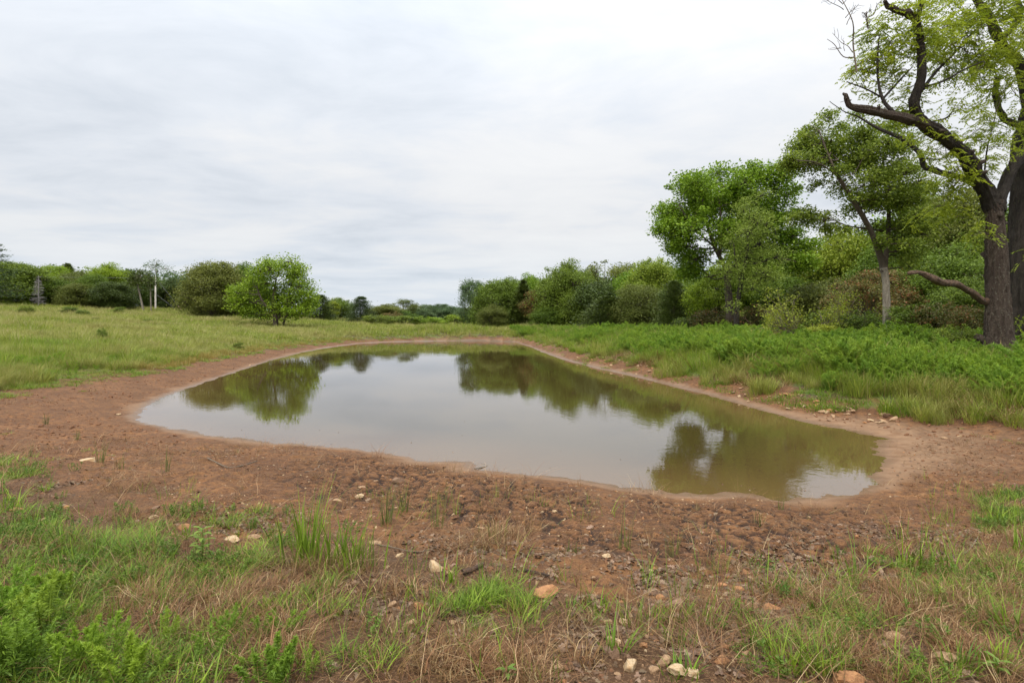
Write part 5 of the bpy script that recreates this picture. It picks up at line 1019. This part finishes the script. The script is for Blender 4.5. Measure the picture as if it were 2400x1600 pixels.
def leafy_weed(x, y, H, lab, n=16, lf=.085, seed=0, mat='weed'):
    X, Y, z = ground_px(x, y); e = empty('leafy_weed', (X, Y, z)); tag(e, lab, 'weed'); rng = R0(seed+700); g = Geo(); st = catmull([(0, 0, 0), (.01, 0, H*.5), (.0, .01, H)], 5); tube(g, st, np.linspace(.005, .002, len(st)), 5, T=.3); link('stem', g.mesh('stem', M[mat]), e)
    h = Geo()
    for k in range(n):
        t = .35+.65*k/(n-1); a = k*2.4; o = np.array([math.cos(a), math.sin(a), .35]); L = lf*(1.1-.5*abs(t-.7)); c = np.array([0, 0, t*H]); s = np.cross(o, [0, 0, 1.]); s /= np.linalg.norm(s); w = L*.16
        V = [c, c+o*L*.35+s*w, c+o*L*.35-s*w, c+o*L*.7+s*w*.8-np.array([0, 0, .1*L]), c+o*L*.7-s*w*.8-np.array([0, 0, .1*L]), c+o*L-np.array([0, 0, .3*L])]
        h.add(V, [[1, 2, 4, 3]], [[0, 2, 1], [3, 4, 5]], rng.uniform(.3, 1))
    link('leaves', h.mesh('leaves', M[mat]), e)
leafy_weed(463, 1300, .30, 'upright leafy green weed on a thin stem on the left of the near bank', 18, .10, 1)
leafy_weed(1165, 1562, .07, 'broad-leaved green seedling at the bottom edge left of centre', 6, .07, 2)
leafy_weed(2290, 1560, .10, 'leafy green seedling at the lower right corner', 7, .08, 3)
for k, (x, y, H, lab) in enumerate([(95, 1470, .40, 'largest feathery green weed near the lower left corner'), (25, 1440, .34, 'feathery green weed at the left edge'), (20, 1568, .36, 'feathery green weed cut by the lower left corner'), (200, 1550, .30, 'soft feathery weed on the bottom edge right of the corner'), (115, 1400, .24, 'small feathery weed with bright tips above the largest one'), (300, 1572, .26, 'light tipped feathery weed on the bottom edge'), (620, 1566, .20, 'feathery weed at the bottom edge below the dead grass')]):
    X, Y, z = ground_px(x, y); e = empty('feathery_weed', (X, Y, z)); tag(e, lab, 'weed', 'feathery weeds in the lower left'); g = Geo(); feather(g, R0(800+k), 12, H, .12, 230, .032, .006, .5); link('stems_and_leaves', g.mesh('stems_and_leaves', M['fennel' if k % 2 == 0 else 'fennel2']), e)

# ------------------------------------------------------------------ stones (each one lying on the near bank)
for k, (x, y, w, mt, lab, fl) in enumerate(ST):
    X, Y, z = ground_px(x, y+w*fl*.18); s = w/F*Y*1.2; me = stonemesh(1000+k*3, 'stone_'+mt, fl*.8, 8, 3)
    o = link('stone', me, None, (X, Y, z+s*fl*.12)); o.scale = (s, s, s); r = R0(k); o.rotation_euler = (r.normal(0, .12), r.normal(0, .12), r.uniform(-.5, .5)); tag(o, lab, 'stone', 'loose stones on the near bank')
# stones along the right shore and small ones all over: nothing tells them apart
def loose(n, seed, fn, smin, smax, label, group, meshes):
    rng = R0(seed); c = 0; t = 0
    while c < n and t < 9000:
        t += 1; X, Y = fn(rng)
        d = float(pond_dist(np.array([X]), np.array([Y]))[0])
        if d < .15: continue
        q = rng.random()**2; s = smin+(smax-smin)*q; o = link('stone', meshes[rng.integers(len(meshes))], None, (X, Y, zat(X, Y)+s*.12)); o.scale = (s, s*rng.uniform(.7, 1), s*rng.uniform(.5, 1)); o.rotation_euler = (rng.normal(0, .25), rng.normal(0, .25), rng.uniform(0, 6.28)); tag(o, label, 'stone', group); c += 1
def along_right(rng):
    t = rng.uniform(16.2, 25.2); k = int(t); a = POND[k]*(1-(t-k))+POND[k+1]*(t-k); e = POND[k+1]-POND[k]; n = np.array([e[1], -e[0]]); n = n/np.linalg.norm(n); 
    if pond_dist(np.array([a[0]+n[0]]), np.array([a[1]+n[1]]))[0] < 0: n = -n
    q = a+n*abs(rng.normal(.95, .42)); return q[0], q[1]
bigm = [stonemesh(1300+k, ['stone_tan', 'stone_pale', 'stone_orange', 'stone_brown', 'stone_tan'][k % 5], .55, 7, 2) for k in range(7)]
loose(170, 91, along_right, .07, .30, 'angular tan stone lying among others on the eroded foot of the right bank', 'stones along the right shore', bigm)
def near_any(rng):
    while True:
        X, Y = rng.uniform(-6.5, 8), rng.uniform(2.4, 8.8)
        if abs(X) < Y*.95: return X, Y
loose(40, 92, near_any, .022, .08, 'small yellowish stone lying loose on the red soil', 'small stones on the near bank', bigm)
def far_shore(rng): t = rng.uniform(3, 15); k = int(t); a = POND[k]*(1-(t-k))+POND[k+1]*(t-k); return a[0]+rng.normal(-.5, .5), a[1]+abs(rng.normal(.6, .3))
loose(15, 93, far_shore, .08, .2, 'small pale stone on the mud of the left and far shore', 'stones on the far shore', bigm)

# fallen leaves large enough to pick out, twigs and a driftwood piece
rng = R0(95); c = 0
spots = [(1262, 1325, 44, 'bright white curled dead leaf above the flat orange rock', 0), (1842, 1400, 36, 'large pale dead leaf beside the long orange stone', 2), (1356, 1213, 20, 'white curled leaf on the cracked mud below the near shore', 2), (1395, 1270, 18, 'small white leaf left of the tall slim rush', 4), (1820, 1490, 40, 'large greyish dead leaf behind the big bottom right tuft', 3), (1515, 1336, 34, 'long whitish dead leaf in the middle of the leaf litter', 2), (1040, 1300, 16, 'pale leaf next to the white and orange rock', 4)]
for x, y, w, lab, v in spots:
    X, Y, z = ground_px(x, y); s = w/F*Y; o = link('fallen_leaf', LEAFM[4 if v in (0, 2, 4) else 3], None, (X, Y, z+.008)); o.scale = (s, s, s); o.rotation_euler = (rng.normal(0, .3), rng.normal(0, .3), rng.uniform(-.6, .6)); tag(o, lab, 'leaf', 'large fallen leaves')
while c < 150:
    x, y = rng.normal(1560, 290), rng.normal(1390, 75)
    if not (1180 < y < 1560 and 900 < x < 2340): continue
    X, Y, z = ground_px(x, y); s = rng.uniform(.05, .085); o = link('fallen_leaf', LEAFM[c % 6], None, (X, Y, z+.007)); o.scale = (s, s, s); o.rotation_euler = (rng.normal(0, .4), rng.normal(0, .4), rng.uniform(0, 6.28)); tag(o, 'curled grey-brown dead leaf lying in the leaf litter right of centre', 'leaf', 'fallen leaves on the near bank'); c += 1
def stick(pts, w, mat, lab, name='fallen_twig', cat='twig'):
    Q = []
    for x, y in pts: X, Y, z = ground_px(x, y); Q.append((X, Y, z+w/2/F*Y+.004))
    Q = np.array(Q); org = Q[0].copy(); pp = catmull(Q-org, 5); g = Geo(); r = w/2/F*org[1]; tube(g, pp, np.linspace(r, r*.6, len(pp)), 8, rough=.12, rng=R0(int(pts[0][0]))); o = link(name, g.mesh(name, M[mat], True), None, tuple(org)); tag(o, lab, cat)
stick([(1062, 1322), (1083, 1317), (1112, 1308)], 13, 'brokenwood', 'short chunk of weathered wood right of the white and orange rock', 'wood_chunk', 'wood')
stick([(1205, 1312), (1235, 1320), (1262, 1328)], 8, 'brokenwood', 'half buried root ending at the bright white leaf', 'root', 'root')
stick([(477, 1055), (500, 1068), (525, 1073), (555, 1072), (590, 1062)], 3.2, 'twig', 'curved thin twig lying on the mud near the left shore')
stick([(855, 1250), (905, 1262), (960, 1268), (1010, 1258)], 2.6, 'twig', 'long thin twig below the rush tufts')
stick([(2185, 1282), (2222, 1268), (2246, 1240)], 4, 'deadwood', 'curved bare stick on the mud at the right')
stick([(1830, 1348), (1880, 1335), (1925, 1310)], 3.5, 'twig', 'dark crooked twig among leaf litter at the right')
stick([(1090, 1078), (1120, 1072), (1105, 1066)], 2.5, 'twig', 'small twig at the edge of the near shore')
stick([(300, 1535), (345, 1470), (405, 1430), (412, 1365)], 3, 'deadwood', 'tall pale dead stalk lying across the left of the near bank')
stick([(2300, 1300), (2330, 1285), (2350, 1270)], 5, 'twig', 'dark stick at the right edge of the mud')
stick([(700, 1085), (725, 1078), (735, 1070)], 2.6, 'deadwood', 'forked pale twig above the tall grass clump')

# bushes and saplings that stand in the meadow
for k, (x, y, w, t, mat, lab) in enumerate([
 (234, 790, 24, 760, 'mid', 'dark green sapling alone in the left meadow'), (256, 808, 26, 792, 'yellow', 'yellow-green weed just below the dark sapling'), (60, 724, 40, 706, 'shrub', 'low green bush near the left end of the meadow ridge'),
 (57, 702, 26, 692, 'bright', 'bright little bush at the top of the meadow near the left edge'), (120, 703, 34, 694, 'bright', 'bright low bush on the ridge below the bare grey conifer'), (160, 722, 46, 708, 'shrub', 'dark flat bush on the ridge right of the bare grey conifer'),
 (190, 726, 30, 714, 'shrub', 'small dark bush right of the flat bush'), (275, 722, 30, 708, 'shrub', 'low bush in front of the wood left of the power pole'), (100, 775, 30, 762, 'olive', 'olive weed bush in the left meadow'), (168, 785, 24, 768, 'shrub', 'green weed bush left of the dark sapling'),
 (12, 700, 30, 690, 'bright', 'small bush on the ridge at the left edge'), (220, 742, 24, 732, 'olive', 'tiny bush on the slope above the dark sapling'), (340, 745, 24, 734, 'shrub', 'small dark weed bush below the power pole'), (548, 802, 30, 790, 'shrub', 'low dark green weed patch in the meadow left of the pond'), (840, 720, 30, 716, 'shrub', 'small weed bush on the slope right of the lone tree')]):
    X, Y, z = ground_px(x, y); b, g, UW, cache = unit('shrub', k % 2)
    Wm = w/F*Y; H = max((y-t)/F*Y, .3)*1.25; e = empty('bush', (X, Y, z), k, (Wm/10, Wm/10, H/10)); tag(e, lab, 'bush', 'bushes in the meadow'); linkm('stems', cache['b'], e, M['bark']); linkm('foliage', cache['g'], e, M[mat])

sc.render.resolution_x = 1024; sc.render.resolution_y = 682
print('TRIS', sum(sum(len(p.vertices)-2 for p in m.polygons) if len(m.polygons) < 5000 else 2*len(m.polygons) for m in bpy.data.meshes))
